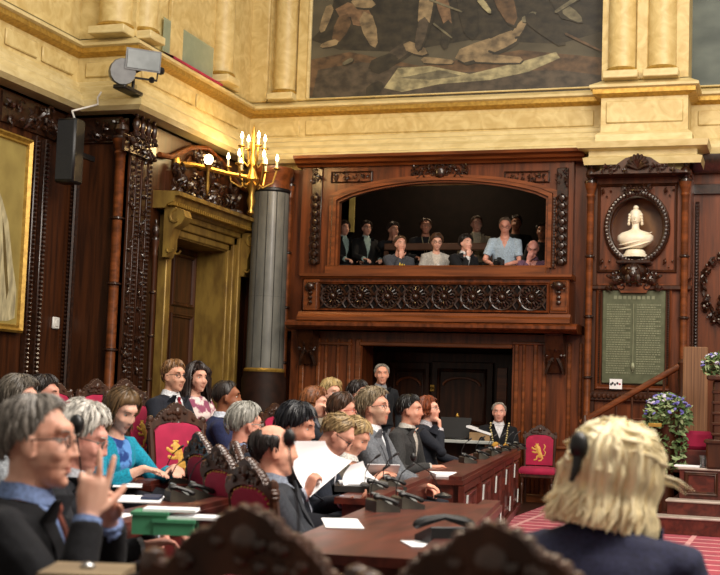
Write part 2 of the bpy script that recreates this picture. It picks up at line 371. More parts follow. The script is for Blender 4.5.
# bay: planks around the arched opening, at YBAY
YBAY = 17.1
bx0, bx1, _, bz1 = rect(300, 160, 587, 162, YBAY); _, _, bz0, _ = rect(300, 268, 587, 272, YBAY)
bayL, bayR = xb(301, 220, YBAY), xb(573, 220, YBAY)
ol, orr = xb(338, 230, YBAY), xb(547, 230, YBAY); zsp = zb(440, 200, YBAY); zpk = zb(440, 182, YBAY); zsill = zb(440, 268, YBAY)
cxm = (ol+orr)/2
def arch(off, n=20):  # arc points from left to right at offset off
    pts = []
    for k in range(n+1):
        u = -1+2*k/n; x = cxm+u*((orr-ol)/2+off); z = zsp+(zpk-zsp)*(1-u*u)**.8+off*.75
        pts.append(V((x, YBAY, z)))
    return pts
bay = thing('gallery_bay', 'carved mahogany bay with an arched opening for the public gallery', 'gallery', ((bayL+bayR)/2, YBAY, zsill))
q = MB()
ztb = zb(440, 161, YBAY)
A = arch(0); q.strip([V((p.x, YBAY, ztb)) for p in A], A, (0, .12, 0)); q.box((bayL, YBAY, zsill-.1), (ol, YBAY+.12, ztb)); q.box((orr, YBAY, zsill-.1), (bayR, YBAY+.12, ztb))
q.box((bayL, YBAY+.12, zsill-.1), (bayL+.06, YB+.02, ztb)); q.box((bayR-.06, YBAY+.12, zsill-.1), (bayR, YB+.02, ztb))
q.build('front_board', WOOD, bay, smooth=False)
q = MB()
for off, d, t in ((.02, .07, .05), (.08, .04, .05), (-.015, .03, .03)):
    a = arch(off+t); b = arch(off); a = [V((ol-off-t, YBAY, zsill))]+a+[V((orr+off+t, YBAY, zsill))]; b = [V((ol-off, YBAY, zsill))]+b+[V((orr+off, YBAY, zsill))]
    q.strip(a, b, (0, -d, 0))
q.build('arch_moulding', WOODH, bay, smooth=False)
q = MB()
for px in (331, 553.5):   # twisted side beads
    p0 = PY(px, 266, YBAY-.03); p1 = PY(px, 199, YBAY-.03); p1.x = p0.x
    for k in range(24): q.ell(p0.lerp(p1, k/23), (.028, .028, .03), 6)
q.build('twisted_bead', CARVE, bay)
for px in (316, 562):   # carved pilaster strips
    q = MB(); p = PY(px, 212, YBAY-.03); w = .11
    q.box((p.x-.08, YBAY-.03, zb(px, 264, YBAY)), (p.x+.08, YBAY, zb(px, 168, YBAY)), 0, .01)
    for k in range(9):
        pp = PY(px, 262-k*8, YBAY-.05); pp.x = p.x; q.ell(pp, (.05, .03, .045), 8); q.ell(pp+Z*.06, (.02, .03, .02), 6)
        for s in (-1, 1): q.tube([pp+V((s*.05, 0, -.04)), pp+V((s*.065, -.02, .01)), pp+V((s*.03, -.02, .05))], [.008, .016, .006], 5)
    tp = PY(px, 176, YBAY-.05); tp.x = p.x; carve(q, tp, X_, Z, NB, .14, .22, 18, .04, seed=px)
    q.build('carved_pilaster', CARVE, bay)
q = MB(); carve(q, PY(440, 170, YBAY-.02), X_, Z, NB, .8, .15, 44, .045, seed=3, sym=True); q.ell(PY(440, 172, YBAY-.05), (.08, .05, .1), 10); q.build('keystone_carving', CARVE, bay)
for px, sd in ((352, 5), (527, 6)):
    q = MB(); c = PY(px, 177, YBAY-.01); carve(q, c, X_, Z, NB, .54, .1, 46, .03, seed=sd); frame_rect(q, c, X_, Z, NB, .62, .16, .02, .02); q.build('spandrel_carving', CARVE, bay)
q = MB()
ctop = zb(440, 151.5, 16.85); cb = zb(440, 162, 16.9)
def mould(q, x0, x1, Yw, prof, mi=0):  # horizontal moulding, profile (out, z)
    q.rings([[V((x, Yw-o, z)) for o, z in prof] for x in (x0, x1)], mi)
hh = ctop-cb
mould(q, bayL-.06, xb(583, 155, 16.85), YBAY, [(-.2, cb), (.06, cb), (.08, cb+hh*.2), (.16, cb+hh*.3), (.18, cb+hh*.55), (.25, cb+hh*.7), (.26, ctop), (-.2, ctop)])
q.build('top_cornice', WOODH, bay, smooth=False)
# balcony
YF = 16.72
bal = thing('gallery_balcony', 'projecting mahogany balcony with eight pierced rosettes', 'balcony', (cxm, YF, zb(440, 331, YF)))
xl, xr = xb(304, 295, YF), xb(569, 295, YF)
z_a, z_b, z_c, z_d = zb(440, 274, YF), zb(440, 279, YF), zb(440, 313, YF), zb(440, 322, YF)
z_e = zb(440, 331.5, YF)
q = MB(); q.box((xl, YF, z_c), (xr, YF+.08, z_b)); q.box((xl, YF+.08, z_c), (xl+.08, YB, z_b)); q.box((xr-.08, YF+.08, z_c), (xr, YB, z_b)); q.box((xl, YF+.02, z_e), (xr, YB, z_c)); q.build('parapet', WOOD, bal, smooth=False)
q = MB(); mould(q, xl-.05, xr+.04, YF, [(-.3, z_b), (.03, z_b), (.05, z_b+.02), (.07, z_b+.03), (.07, z_a), (-.3, z_a)]); q.box((ol-.1, YF+.12, z_a), (orr+.05, YB-.1, zsill+.01), 0, .02); q.build('handrail', WOODH, bal, smooth=False)
q = MB(); mould(q, xl-.06, xr+.03, YF, [(-.1, z_d), (.09, z_d), (.09, z_d+.05), (.05, z_d+.08), (.03, z_c), (-.1, z_c)]); q.build('base_moulding', WOODH, bal, smooth=False)
q = MB(); mould(q, xb(288, 327, YF), xb(578, 327, YF), YF, [(-.7, z_e), (.02, z_e), (.1, z_e+.03), (.13, z_e+.05), (.13, z_e+.085), (.05, z_d), (-.7, z_d)]); q.build('lower_cornice', WOOD, bal, smooth=False)
x0, x1, z0, z1 = rect(320, 284, 547, 310, YF-.01)
q = MB(); q.box((x0, YF-.012, z0), (x1, YF, z1)); q.build('pierced_ground', DARKV, bal)
q = MB(); frame_rect(q, ((x0+x1)/2, YF-.012, (z0+z1)/2), X_, Z, NB, x1-x0+.06, z1-z0+.05, .035, .04); q.build('panel_frame', WOOD, bal)
pitch_ = (x1-x0)/8; rz_ = (z1-z0)/2
for k in range(8):
    c = V((x0+pitch_*(k+.5), YF-.025, (z0+z1)/2)); q = MB()
    q.ell(c+NB*.02, (.045, .045, .045), 10)
    for j in range(16):
        a = 2*PI*j/16; d = V((math.cos(a), 0, math.sin(a))); r_ = rz_*.92
        q.tube([c+d*.05, c+d*r_*.55+NB*.015, c+d*r_*.85], [.007, .012, .006], 5)
        b_ = a+PI/16; e = V((math.cos(b_), 0, math.sin(b_))); q.ell(c+e*r_*.9, (.02, .012, .02), 6)
    q.tube([c+V((math.cos(2*PI*j/20), 0, math.sin(2*PI*j/20)))*rz_*.95 for j in range(21)], .012, 5); q.tube([c+V((math.cos(2*PI*j/16), 0, math.sin(2*PI*j/16)))*.07 for j in range(17)], .012, 5)
    for sx in (-1, 1):
        for sz in (-1, 1): q.tube([c+V((sx*pitch_*.5, 0, sz*rz_*.1)), c+V((sx*pitch_*.36, -.01, sz*rz_*.55)), c+V((sx*pitch_*.47, 0, sz*rz_*.9))], [.014, .02, .008], 5)
    q.build('rosette', CARVE, bal)
for px in (311, 559):
    c = PY(px, 296, YF-.02); q = MB(); q.box((c.x-.12, YF-.03, z_c+.01), (c.x+.12, YF, z_b-.01), 0, .012); frame_rect(q, (c.x, YF-.03, c.z), X_, Z, NB, .2, z_b-z_c-.06, .02, .018); q.build('end_pilaster', WOODH, bal)
    q = MB(); q.ell((c.x, YF-.07, c.z+.13), (.07, .06, .06), 10)
    for k in range(3): q.ell((c.x, YF-.05, c.z+.04-k*.065), (.035, .03, .03), 8)
    carve(q, (c.x, YF-.04, c.z+.12), X_, Z, NB, .14, .1, 6, .04, seed=px); q.build('pilaster_knobs', CARVE, bal)
# brackets and lower pilasters
for px, py, nm in ((311, 350, 1), (557, 358, 2)):
    c = PY(px, py, 17.1); b = thing('carved_bracket', 'dark carved scroll bracket under the %s end of the balcony' % ('left' if nm == 1 else 'right'), 'bracket', c, 0, 'brackets under the balcony')
    q = MB(); q.rings([[V((c.x-.12, 17.1-o, z)) for o, z in ((0, c.z-.2), (.06, c.z-.2), (.1, c.z-.1), (.22, c.z+.1), (.3, z_e), (0, z_e))], [V((c.x+.12, 17.1-o, z)) for o, z in ((0, c.z-.2), (.06, c.z-.2), (.1, c.z-.1), (.22, c.z+.1), (.3, z_e), (0, z_e))]]); q.build('corbel', WOODD, b, smooth=False)
    q = MB()
    for s in (-1, 1): q.tube([V((c.x+s*(.02+.09*math.sin(t*.9)), 16.97, c.z-.02-.09*t+.03*math.cos(t*2))) for t in (0, .5, 1, 1.5, 2)], [.03, .035, .03, .025, .02], 6); q.ell((c.x+s*.11, 16.95, c.z+.02), .035, 8)
    carve(q, (c.x, 16.93, c.z+.02), X_, Z, NB, .2, .25, 8, .05, seed=nm); q.build('scroll_carving', CARVE, b)
m = MB()   # lower wall planes: boards and mouldings, one face proud of the rear wall
YW = 17.1
xw0, xw1 = xb(288, 420, YW), xb(589, 420, YW)
m.box((xw0, YW, 0), (x360, YB, z_e)); m.box((x510, YW, 0), (xw1, YB, z_e)); m.box((x360, YW, zr), (x510, YB, z_e))
m.box((xb(574, 220, 17.25), 17.25, z_e), (xb(589, 220, 17.25), YB, ZC)); m.box((xb(290, 220, 17.25), 17.25, z_e), (bayL, YB, ZC-.1))
struct(m.build('wall_gallery', WOOD, smooth=False))
m = MB()
for a, b_ in ((297, 302), (314, 318), (322, 325), (334, 337), (345, 349), (353, 359), (513, 517), (521, 524), (532, 536), (541, 545), (566, 570), (578, 581)):
    x0, x1 = xb(a, 430, YW), xb(b_, 430, YW); m.box((x0, YW-.03, .02), (x1, YW, z_e-.1), 0, .012)
for a, b_ in ((319, 352), (512, 546)): pbox(m, a, 342, b_, 345, YW-.04, .04, 0, .01)
for a, b_ in ((297, 359), (512, 587)): pbox(m, a, 446, b_, 449, YW-.035, .035, 0, .01); pbox(m, a, 495, b_, 505, YW-.06, .06, 0, .015)
pbox(m, 359, 343, 512, 347, YW-.04, .04, 0, .01)
struct(m.build('trim_6', WOODH), 'upright mouldings below the balcony')
# dark passage below the balcony with double doors
YD = 18.7
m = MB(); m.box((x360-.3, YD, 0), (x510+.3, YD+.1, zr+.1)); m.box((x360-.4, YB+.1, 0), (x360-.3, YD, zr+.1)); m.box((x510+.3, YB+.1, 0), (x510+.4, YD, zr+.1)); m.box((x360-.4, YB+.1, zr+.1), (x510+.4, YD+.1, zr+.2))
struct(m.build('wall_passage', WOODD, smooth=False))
dr = thing('door_1', None, None, (xb(430, 430, YD), YD, 0)); dr['kind'] = 'structure'
for s, (a, b_) in enumerate(((388, 428), (430, 492))):
    q = MB(); x0, x1, z0, z1 = rect(a, 362, b_, 480, YD-.06); z0 = .02; q.box((x0, YD-.06, z0), (x1, YD, z1), 0, .01); cx = (x0+x1)/2
    for zz0, zz1 in ((.2, .85), (.95, z1-.1)): frame_rect(q, (cx, YD-.06, (zz0+zz1)/2), X_, Z, NB, (x1-x0)*.8, zz1-zz0, .05, .03)
    lf = q.build('door_leaf', WOODD, dr)
    q = MB(); q.tube([V((cx+math.cos(t)*(x1-x0)*.3, YD-.09, z1-.35+math.sin(t)*.12)) for t in [PI*k/10 for k in range(11)]], .018, 6); q.build('arched_moulding', WOODH, dr)
q = MB(); p = PY(432, 388, YD-.08); q.box((p.x-.035, YD-.075, p.z-.05), (p.x+.035, YD-.06, p.z+.05), 0, .005); q.ell((p.x, YD-.1, p.z), .025, 8); q.build('door_plate', BRASS, dr)
m = MB(); pbox(m, 496, 368, 506, 470, 18.0, .05, 0, .005); tag(m.build('leaning_board', WOODH), 'plain upright board at the right side of the dark passage', 'board')
# gallery interior
zg = zsill-1.0; m = MB()
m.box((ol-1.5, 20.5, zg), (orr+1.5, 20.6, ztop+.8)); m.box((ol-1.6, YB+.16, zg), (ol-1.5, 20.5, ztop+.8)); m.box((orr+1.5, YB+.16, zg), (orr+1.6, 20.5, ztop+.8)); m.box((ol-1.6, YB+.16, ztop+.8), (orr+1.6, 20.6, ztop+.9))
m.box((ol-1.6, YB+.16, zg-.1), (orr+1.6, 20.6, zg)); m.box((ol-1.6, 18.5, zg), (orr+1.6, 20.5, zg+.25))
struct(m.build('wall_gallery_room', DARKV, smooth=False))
m = MB(); pbox(m, 349, 196, 354, 232, 20.4, .05); tag(m.build('lit_gap_strip', mat('lit_gap_paint', 'cfc27a', .8, c2='b9ab66')), 'narrow pale strip coloured as a lit door gap at the back of the dark gallery', 'lit_gap_strip')  # stands for a lit door gap; its brightness is put into the colour
m = MB(); pbox(m, 384, 243, 494, 250, 18.55, .06, 0, .01); x0, x1 = xb(384, 246, 18.55), xb(494, 246, 18.55)
m.box((x0, 18.56, zg), (x0+.06, 18.6, zb(440, 249, 18.35))); m.box((x1-.06, 18.56, zg), (x1, 18.6, zb(440, 249, 18.35))); tag(m.build('gallery_bench', mat('gallery_bench', '5a3a26', .5)), 'wooden bench rail behind the front row of the gallery', 'bench')

# ================================================================== BUST PIER (right)
x0, x1 = xb(589, 280, YP), xb(690, 280, YP); pcx = (x0+x1)/2
m = MB(); zo, ro = zb(638, 229, YP), 0
oc = PY(637, 228, YP); orx = (xb(667, 228, YP)-xb(607, 228, YP))/2*.93; orz = (zb(637, 190, YP)-zb(637, 262, YP))/2*.9
zp1 = zb(640, 176, YP)
def oval(rx, rz, y, n=32): return [V((oc.x+rx*math.cos(2*PI*k/n), y, oc.z+rz*math.sin(2*PI*k/n))) for k in range(n+1)]
n = 32
def sqp(k):  # matching point on bounding rectangle
    a = 2*PI*k/n; c, s = math.cos(a), math.sin(a); f = 1/max(abs(c)/((x1-x0)/2), abs(s)/.75)
    return V((pcx+(c*f), YP, oc.z+s*f))
m.strip([sqp(k) for k in range(n+1)], oval(orx, orz, YP), (0, .3, 0))
m.box((x0, YP, 0), (x1, YP+.4, oc.z-.75)); m.box((x0, YP, oc.z+.75), (x1, YP+.4, zp1))
m.box((x0, YP+.3, 0), (x1, YB+.1, zp1))
struct(m.build('wall_pier', WOOD, smooth=False))
m = MB(); m.box((pcx-.5, YP+.29, oc.z-.74), (pcx+.5, YP+.31, oc.z+.7)); struct(m.build('trim_7', mat('niche_wood', '5d3416', .35, c2='8a5a18', scale=(3, 3, 1), coat=.3, lo=.4, hi=.6)), 'back of the oval niche')
nf = thing('bust_niche', 'oval carved niche frame around the white bust', 'niche', (oc.x, YP, oc.z))
q = MB(); q.tube(oval(orx*1.06, orz*1.05, YP-.03), .05, 8); q.build('oval_frame', CARVE, nf)
q = MB()
for k in range(56):
    a = 2*PI*k/56; q.ell((oc.x+orx*1.07*math.cos(a), YP-.07, oc.z+orz*1.06*math.sin(a)), (.03, .025, .035), 6)
q.build('leaf_border', CARVE, nf)
q = MB(); carve(q, (oc.x, YP-.07, oc.z+orz+.05), X_, Z, NB, .34, .12, 14, .06, seed=11, sym=True); q.build('ribbon_crest', CARVE, nf)
q = MB()
for sx in (-1, 1):
    for sz in (-1, 1): carve(q, (oc.x+sx*.4, YP-.02, oc.z+sz*.46), X_, Z, NB, .14, .14, 5, .04, seed=20)
frame_rect(q, (oc.x, YP, oc.z), X_, Z, NB, 1.02, 1.16, .04, .035); q.build('corner_frame', WOODD, nf)
q = MB(); c = PY(634, 277, YP-.12)
q.ell(c+Z*.08, (.17, .15, .12), 14); q.ell(c+V((0, -.1, .04)), (.1, .09, .13), 12); q.ell(c+V((0, -.18, .02)), (.035, .03, .04), 8)
for s in (-1, 1): q.ell(c+V((s*.045, -.17, .09)), .02, 6); q.ell(c+V((s*.06, -.14, -.03)), (.05, .05, .06), 8)
carve(q, c+V((0, .05, -.02)), X_, Z, NB, .62, .2, 34, .075, seed=15, sym=True)
q.box((c.x-.22, YP-.24, c.z+.16), (c.x+.22, YP, c.z+.21), 0, .015); q.build('lion_mask_console', CARVE, nf)
q = MB(); zz = zp1   # shell pediment
pts = [(-.62, 0), (-.5, .04), (-.3, .1), (-.16, .2), (0, .24), (.16, .2), (.3, .1), (.5, .04), (.62, 0)]
q.prism(pts, (pcx, YP-.32, zz-.02), X_, Z, (0, .33, 0)); q.build('pediment', WOODD, nf, smooth=False)
q = MB()
for k in range(9):
    a = PI*(k+.5)/9; q.tube([(pcx, YP-.34, zz+.03), (pcx+math.cos(a)*.09, YP-.38, zz+.05+math.sin(a)*.1), (pcx+math.cos(a)*.14, YP-.34, zz+.05+math.sin(a)*.17)], [.012, .022, .02], 6)
for s in (-1, 1): carve(q, (pcx+s*.3, YP-.33, zz+.04), X_, Z, NB, .3, .07, 18, .045, seed=17)
q.build('shell_crest', CARVE, nf)
# colonnettes
def colonnette(x, y, z0, z1, r, label, group='slender turned colonnettes', parent=None, mt=None):
    t = thing('colonnette', label, 'colonnette', (x, y, z0), 0, group); L_ = z1-z0; q = MB()
    q.lathe((x, y, z0), [(r*2, 0), (r*2, .05), (r*1.3, .09), (r*1.7, .15), (r*1.1, .22), (r, .26), (r, L_-.2), (r*1.3, L_-.17), (r, L_-.14), (r*1.6, L_-.05), (r*1.8, L_)], 14); q.build('shaft', mt or WOODH, t)
    q = MB()
    for f in (.22, .46, .7): q = MB(); q.lathe((x, y, z0+L_*f), [(r*1.05, 0), (r*1.5, .015), (r*1.5, .03), (r*1.05, .045)], 14); q.build('ring', CARVE, t)
    q = MB(); q.lathe((x, y, z1), [(r*1.9, 0), (r*1.9, .03), (r*.9, .05), (r*1.6, .11), (r*1.3, .17), (r*.5, .2), (r*.7, .23), (r*.1, .27)], 12); q.build('finial', CARVE, t)
colonnette(xb(589, 290, YP-.08), YP-.08, .9, zp1-.1, .045, 'turned mahogany colonnette left of the bust and plaque')
colonnette(xb(684, 290, YP-.08), YP-.08, .9, zp1-.1, .045, 'turned mahogany colonnette right of the bust and plaque')
# plaque
pl = PY(634, 337, YP-.04); x0, x1, z0, z1 = rect(602, 290, 665, 384, YP-.04)
t = thing('inscription_plaque', 'green bronze plaque with two columns of lettering below the bust', 'plaque', (pl.x, YP-.04, z0))
q = MB(); q.box((x0, YP-.04, z0), (x1, YP, z1), 0, .01); q.build('plate', BRONZE, t)
q = MB(); r = random.Random(4); W_ = x1-x0; cx = (x0+x1)/2
for row in range(30):
    z = z1-.2-row*(z1-z0-.3)/30
    for s in (-1, 1):
        x = cx+s*W_*.24-W_*.19
        end = cx+s*W_*.24+W_*.19*(1 if r.random() < .7 else .6)
        while x < end:
            w = r.uniform(.012, .035); q.box((x, YP-.046, z), (min(x+w, end), YP-.039, z+.016)); x += w+.008
for k in range(9): q.box((cx-W_*.32+k*W_*.075, YP-.046, z1-.12), (cx-W_*.32+k*W_*.075+.04, YP-.039, z1-.075))
q.build('lettering', mat('bronze_lettering', '8b8f72', .45, .3), t)
q = MB(); q.tube([(cx, YP-.05, z0+.15), (cx, YP-.05, z1-.18)], .008, 6); q.ell((cx, YP-.05, z0+.22), (.03, .02, .06), 8); q.build('sword_relief', mat('bronze_lettering', '8b8f72'), t)
q = MB(); frame_rect(q, (cx, YP-.02, (z0+z1)/2), X_, Z, NB, W_+.16, z1-z0+.16, .06, .03); q.build('wooden_frame', WOOD, t)
q = MB()
for k in range(40):
    f = (k+.5)/40
    for xx in (x0-.035, x1+.035): q.ell((xx, YP-.05, z0+(z1-z0)*f), .014, 5)
q.build('bead_border', CARVE, t)
q = MB(); q.prism([(-.22, 0), (-.16, -.1), (.16, -.1), (.22, 0), (.16, .06), (-.16, .06)], (cx, YP-.1, z1+.06), X_, Z, (0, .06, 0)); q.build('crest_block', WOODH, t, smooth=False)
m = MB(); x0, x1, z0, z1 = rect(609.5, 379, 622, 389, YP-.09); m.box((x0, YP-.085, z0), (x1, YP-.08, z1)); t = tag(m.build('notice_card', PAPER), 'small white notice card under the bronze plaque', 'card')
ORG[t.name] = V((0, 0, 0)); q = MB(); cx, cz = (x0+x1)/2, (z0+z1)/2
for k, d in enumerate((-.05, -.03, 0, .03)): q.ell((cx+d-.01, YP-.087, cz+(.01 if k % 2 else -.005)), (.014, .003, .018), 6)
q.ell((cx+.05, YP-.087, cz), (.016, .003, .012), 6, 1); q.build('printed_mark', [BLACK, RED], t)
# lower pier band and trims
m = MB(); 
x0, x1, z0, z1 = rect(588, 392, 690, 402, YP-.06); m.box((x0, YP-.05, z0), (x1, YP, z1), 0, .01)
for k in range(22): m.ell((x0+(x1-x0)*(k+.5)/22, YP-.06, (z0+z1)/2), (.03, .02, .035), 6)
x0, x1, z0, z1 = rect(588, 285, 690, 290, YP-.06); m.box((x0-.02, YP-.07, z0), (x1+.02, YP, z1), 0, .015)
for a in (594, 683): x_ = xb(a, 300, YP); m.box((x_-.035, YP-.025, .4), (x_+.035, YP, zp1-.15), 0, .01)
struct(m.build('trim_8', WOODD), 'carved band below the plaque')
m = MB()
for a in (600, 640, 680): 
    c = PY(a, 440, YP); frame_rect(m, (c.x, YP, c.z-.1), X_, Z, NB, .48, .75, .05, .03)
struct(m.build('trim_9', WOOD), 'wainscot panels')
# right-hand wall with wreath
m = MB(); x_ = xb(697, 260, YB); m.box((x_-.025, YB-.04, 1), (x_+.025, YB, 4.0), 0, .01); beads(m, (x_, YB-.05, 1), (x_, YB-.05, 4.0), 70, .017)
mould(m, XR69+.05, XEND, YB, [(0, ZC-.25), (.12, ZC-.25), (.2, ZC-.12), (.2, ZC-.02), (0, ZC)]); mould(m, XR69+.05, XEND, YB, [(0, ZC-.52), (.06, ZC-.52), (.06, ZC-.4), (0, ZC-.38)])
struct(m.build('trim_10', CARVE), 'beaded strip and cornice of the right panel')
t = thing('carved_wreath', 'dark carved oval wreath of leaves and fruit at the right edge of the view', 'carving', PY(726, 288, YB))
q = MB(); c = PY(726, 288, YB-.04); r = random.Random(3)
for k in range(110):
    a = r.uniform(0, 2*PI); rr = r.uniform(.82, 1.12); p = c+V((math.cos(a)*.29*rr, -r.uniform(0, .06), math.sin(a)*.45*rr)); d = V((r.uniform(-1, 1), -.4, r.uniform(-1, 1))).normalized()
    if k % 3: q.tube([p-d*.05, p, p+d*.05], [.01, .03, .008], 5, flat=.5)
    else: q.ell(p, r.uniform(.022, .035), 7)
q.build('leaf_ring', CARVE, t)
q = MB()
for k in range(10): q.ell(c+V((r.uniform(-.1, .12), -.06, -.2+r.uniform(-.12, .12))), .045, 8)
q.build('fruit_cluster', CARVE, t)

# ================================================================== LEFT WALL, WOOD
m = MB()
pd0, pd1 = PX(166.5, 300, XL), PX(223, 300, XL); zd = PX(167, 234, XL).z
m.box((XL-.12, YS, 0), (XL, pd0.y, ZC)); m.box((XL-.12, pd1.y, 0), (XL, YB, ZC)); m.box((XL-.12, pd0.y, zd), (XL, pd1.y, ZC))
m.box((XN-.1, YS, 0), (XL, YS+.12, ZC)); m.box((XN-.1, 10.5, 0), (XN, YS, ZC))
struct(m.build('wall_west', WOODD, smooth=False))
d2 = thing('door_2', None, None, (XL, (pd0.y+pd1.y)/2, 0)); d2['kind'] = 'structure'
YA, YE = pd0.y, pd1.y; ym = (YA+YE)/2; XD = XL-.42
def lmould(q, y0, y1, z0, z1, d, mi=0, bev=.012, X=XL): q.box((X, y0, z0), (X+d, y1, z1), mi, bev)
q = MB()
for a, b_, d in ((0, .09, .05), (.09, .2, .09), (.2, .3, .13)):
    lmould(q, YA-b_, YA-a, 0, zd+b_, d); lmould(q, YE+a, YE+b_, 0, zd+b_, d); lmould(q, YA-b_, YE+b_, zd+a, zd+b_, d)
q.build('gilded_architrave', GOLDP, d2)
q = MB(); q.box((XD, YA-.02, 0), (XL+.02, YA+.015, zd)); q.box((XD, YE-.015, 0), (XL+.02, YE+.02, zd)); q.box((XD, YA, zd-.015), (XL+.02, YE, zd+.02)); q.build('gilded_reveal', GOLDP, d2, smooth=False)
q = MB(); q.box((XD-.05, YA, 0), (XD, YE, zd))
for zz0, zz1 in ((.2, 1.1), (1.25, 2.35), (2.45, zd-.1)):
    for yy in (YA+(YE-YA)*.26, YA+(YE-YA)*.74): frame_rect(q, (XD, yy, (zz0+zz1)/2), Y_, Z, NL, (YE-YA)*.4, zz1-zz0, .06, .035)
q.build('door_leaf', WOODD, d2)
z0 = PX(157, 199, XL+.3).z; zt = PX(157, 187, XL+.3).z
q = MB(); ya, yb = YA-.5, YE+.55
q.rings([[V((XL+o, y, z)) for o, z in ((0, z0-.03), (.16, z0-.03), (.2, z0+.02), (.28, z0+.05), (.3, z0+.12), (.36, zt-.02), (.36, zt+.03), (0, zt+.05))] for y in (ya, yb)]); q.build('gilded_cornice', GOLDP, d2, smooth=False)
q = MB()
for k in range(44): y = ya+(yb-ya)*(k+.5)/44; q.box((XL+.2, y-.016, z0+.005), (XL+.295, y+.016, z0+.05))
q.build('dentil', GILT, d2, smooth=False)
q = MB(); lmould(q, YA-.25, YE+.25, zd+.3, z0, .04); lmould(q, YA-.1, YE+.1, zd+.36, zd+.41, .07); q.build('frieze', GOLDP, d2)
for y in (YA-.33, YE+.36):
    q = MB(); zt_ = z0-.02
    def spiral(cx_, cz_, r0, turns, sg, st=0): return [(cx_+r0*(1-.13*k)*math.cos(st+sg*k*.7), cz_+r0*(1-.13*k)*math.sin(st+sg*k*.7)) for k in range(turns)]
    side = spiral(.17, zt_-.13, .12, 7, 1, PI*.5) ; body = [(.05, zt_-.62), (.1, zt_-.5), (.1, zt_-.38), (.14, zt_-.26), (.24, zt_-.2), (.29, zt_-.12), (.26, zt_-.03), (.17, zt_), (0, zt_), (0, zt_-.62)]
    q.rings([[V((XL+.13+o, y+s*.1, z)) for o, z in body] for s in (-1, 1)])
    for s in (-1, 1):
        q.tube([V((XL+.13+o, y+s*.105, z)) for o, z in side], [.02]*7, 6); q.tube([V((XL+.13+o, y+s*.105, z)) for o, z in spiral(.09, zt_-.52, .06, 6, -1, 0)], .014, 6)
    q.build('scroll_bracket', GOLDP, d2)
# carved overdoor panel
od = thing('overdoor_carving', 'dark carved scroll panel above the gilded door', 'carving', (XL, ym, zt+.05))
q = MB(); zo_ = zt+.05
q.prism([(-1.05, 0), (1.05, 0), (1.05, .3), (.7, .42), (.45, .62), (0, .72), (-.45, .62), (-.7, .42), (-1.05, .3)], (XL, ym, zo_), Y_, Z, (.05, 0, 0)); q.build('shaped_board', WOODD, od, smooth=False)
q = MB(); carve(q, (XL+.06, ym, zo_+.22), Y_, Z, NL, 2.0, .34, 60, .1, seed=31, sym=True); carve(q, (XL+.06, ym, zo_+.55), Y_, Z, NL, .8, .22, 20, .09, seed=33, sym=True); q.build('scrollwork', CARVE, od)
q = MB(); q.tube([(XL+.06, YA-.5, zo_+.45), (XL+.06, YA-.2, zo_+.47), (XL+.06, ym-.5, zo_+.7), (XL+.06, ym, zo_+.8), (XL+.06, ym+.5, zo_+.7), (XL+.06, YE+.2, zo_+.47), (XL+.06, YE+.5, zo_+.45)], .035, 8); q.build('crown_moulding', WOODH, od)
# pier with carved pilaster strips between step and door
for k, (a, lb) in enumerate(((125, 'leftmost'), (131, 'second'), (137, 'third'), (143, 'rightmost'))):
    p0 = PX(a, 250, XL); q = MB(); 
    q.box((XL, p0.y-.05, .8), (XL+.05, p0.y+.05, ZC-.25), 0, .012)
    t = thing('carved_pilaster', 'beaded carved strip beside the gilded door, the %s of four' % lb, 'pilaster', (XL, p0.y, .8), 0, 'carved strips beside the gilded door')
    q.build('strip', WOODD, t); q = MB()
    q.box((XL+.045, p0.y-.045, .88), (XL+.054, p0.y+.045, ZC-.3))
    if k % 2: beads(q, (XL+.06, p0.y, .9), (XL+.06, p0.y, ZC-.4), 60, .022)
    else: carve(q, (XL+.05, p0.y, (.9+ZC)/2), Y_, Z, NL, .09, ZC-1.3, 80, .05, seed=40+k)
    q.build('carving', CARVE, t)
    q = MB(); q.lathe((XL+.07, p0.y, ZC-.3), [(.05, 0), (.06, .04), (.03, .07), (.055, .14), (.045, .2), (.015, .24), (.025, .27), (.003, .3)], 10); q.build('finial', CARVE, t)
m = MB(); pc = PX(134, 150, XL); m.box((XL+.055, pc.y-.4, ZC-.52), (XL+.09, pc.y+.4, ZC-.32)); carve(m, (XL+.09, pc.y, ZC-.42), Y_, Z, NL, .75, .2, 26, .07, seed=44); tag(m.build('capital_carving', CARVE), 'carved leaf band across the strips left of the gilded door', 'carving')
p = PY(113, 300, YS-.1); colonnette(p.x, p.y, 1.0, ZC-.35, .06, 'reddish turned colonnette at the corner left of the gilded door')
p = PX(151, 330, XL+.1); colonnette(p.x, p.y, .9, PX(152, 215, XL+.1).z-.3, .03, 'thin dark colonnette hard against the gilded door', mt=WOODD)
p = PY(286, 300, 17.2); colonnette(p.x, p.y, 1.0, ZC-.35, .04, 'slender colonnette between the grey column and the gallery')
# recessed panel on step face
m = MB(); xc = (XN+XL)/2; frame_rect(m, (xc-.02, YS, 2.75), X_, Z, NB, .62, 3.1, .06, .05); 
for s in (-1, 1): beads(m, (xc-.02+s*.34, YS-.02, 1.2), (xc-.02+s*.34, YS-.02, 4.3), 64, .018)
struct(m.build('trim_11', CARVE), 'beaded panel frame left of the gilded door')
m = MB(); m.box((XN+.03, YS-.03, ZC-.36), (XL-.02, YS, ZC-.08)); carve(m, (xc, YS-.03, ZC-.22), X_, Z, NB, .75, .22, 30, .07, seed=47); tag(m.build('cornice_carving', CARVE), 'dark carved leaf frieze under the stone between loudspeaker and corner', 'carving'); m = MB(); m.box((XN, 12.2, ZC-.42), (XN+.03, YS-.05, ZC-.08)); carve(m, (XN+.03, 13.05, ZC-.25), Y_, Z, NL, 1.5, .3, 46, .09, seed=48); tag(m.build('cornice_carving', CARVE), 'dark carved leaf frieze above the left edge portrait', 'carving')
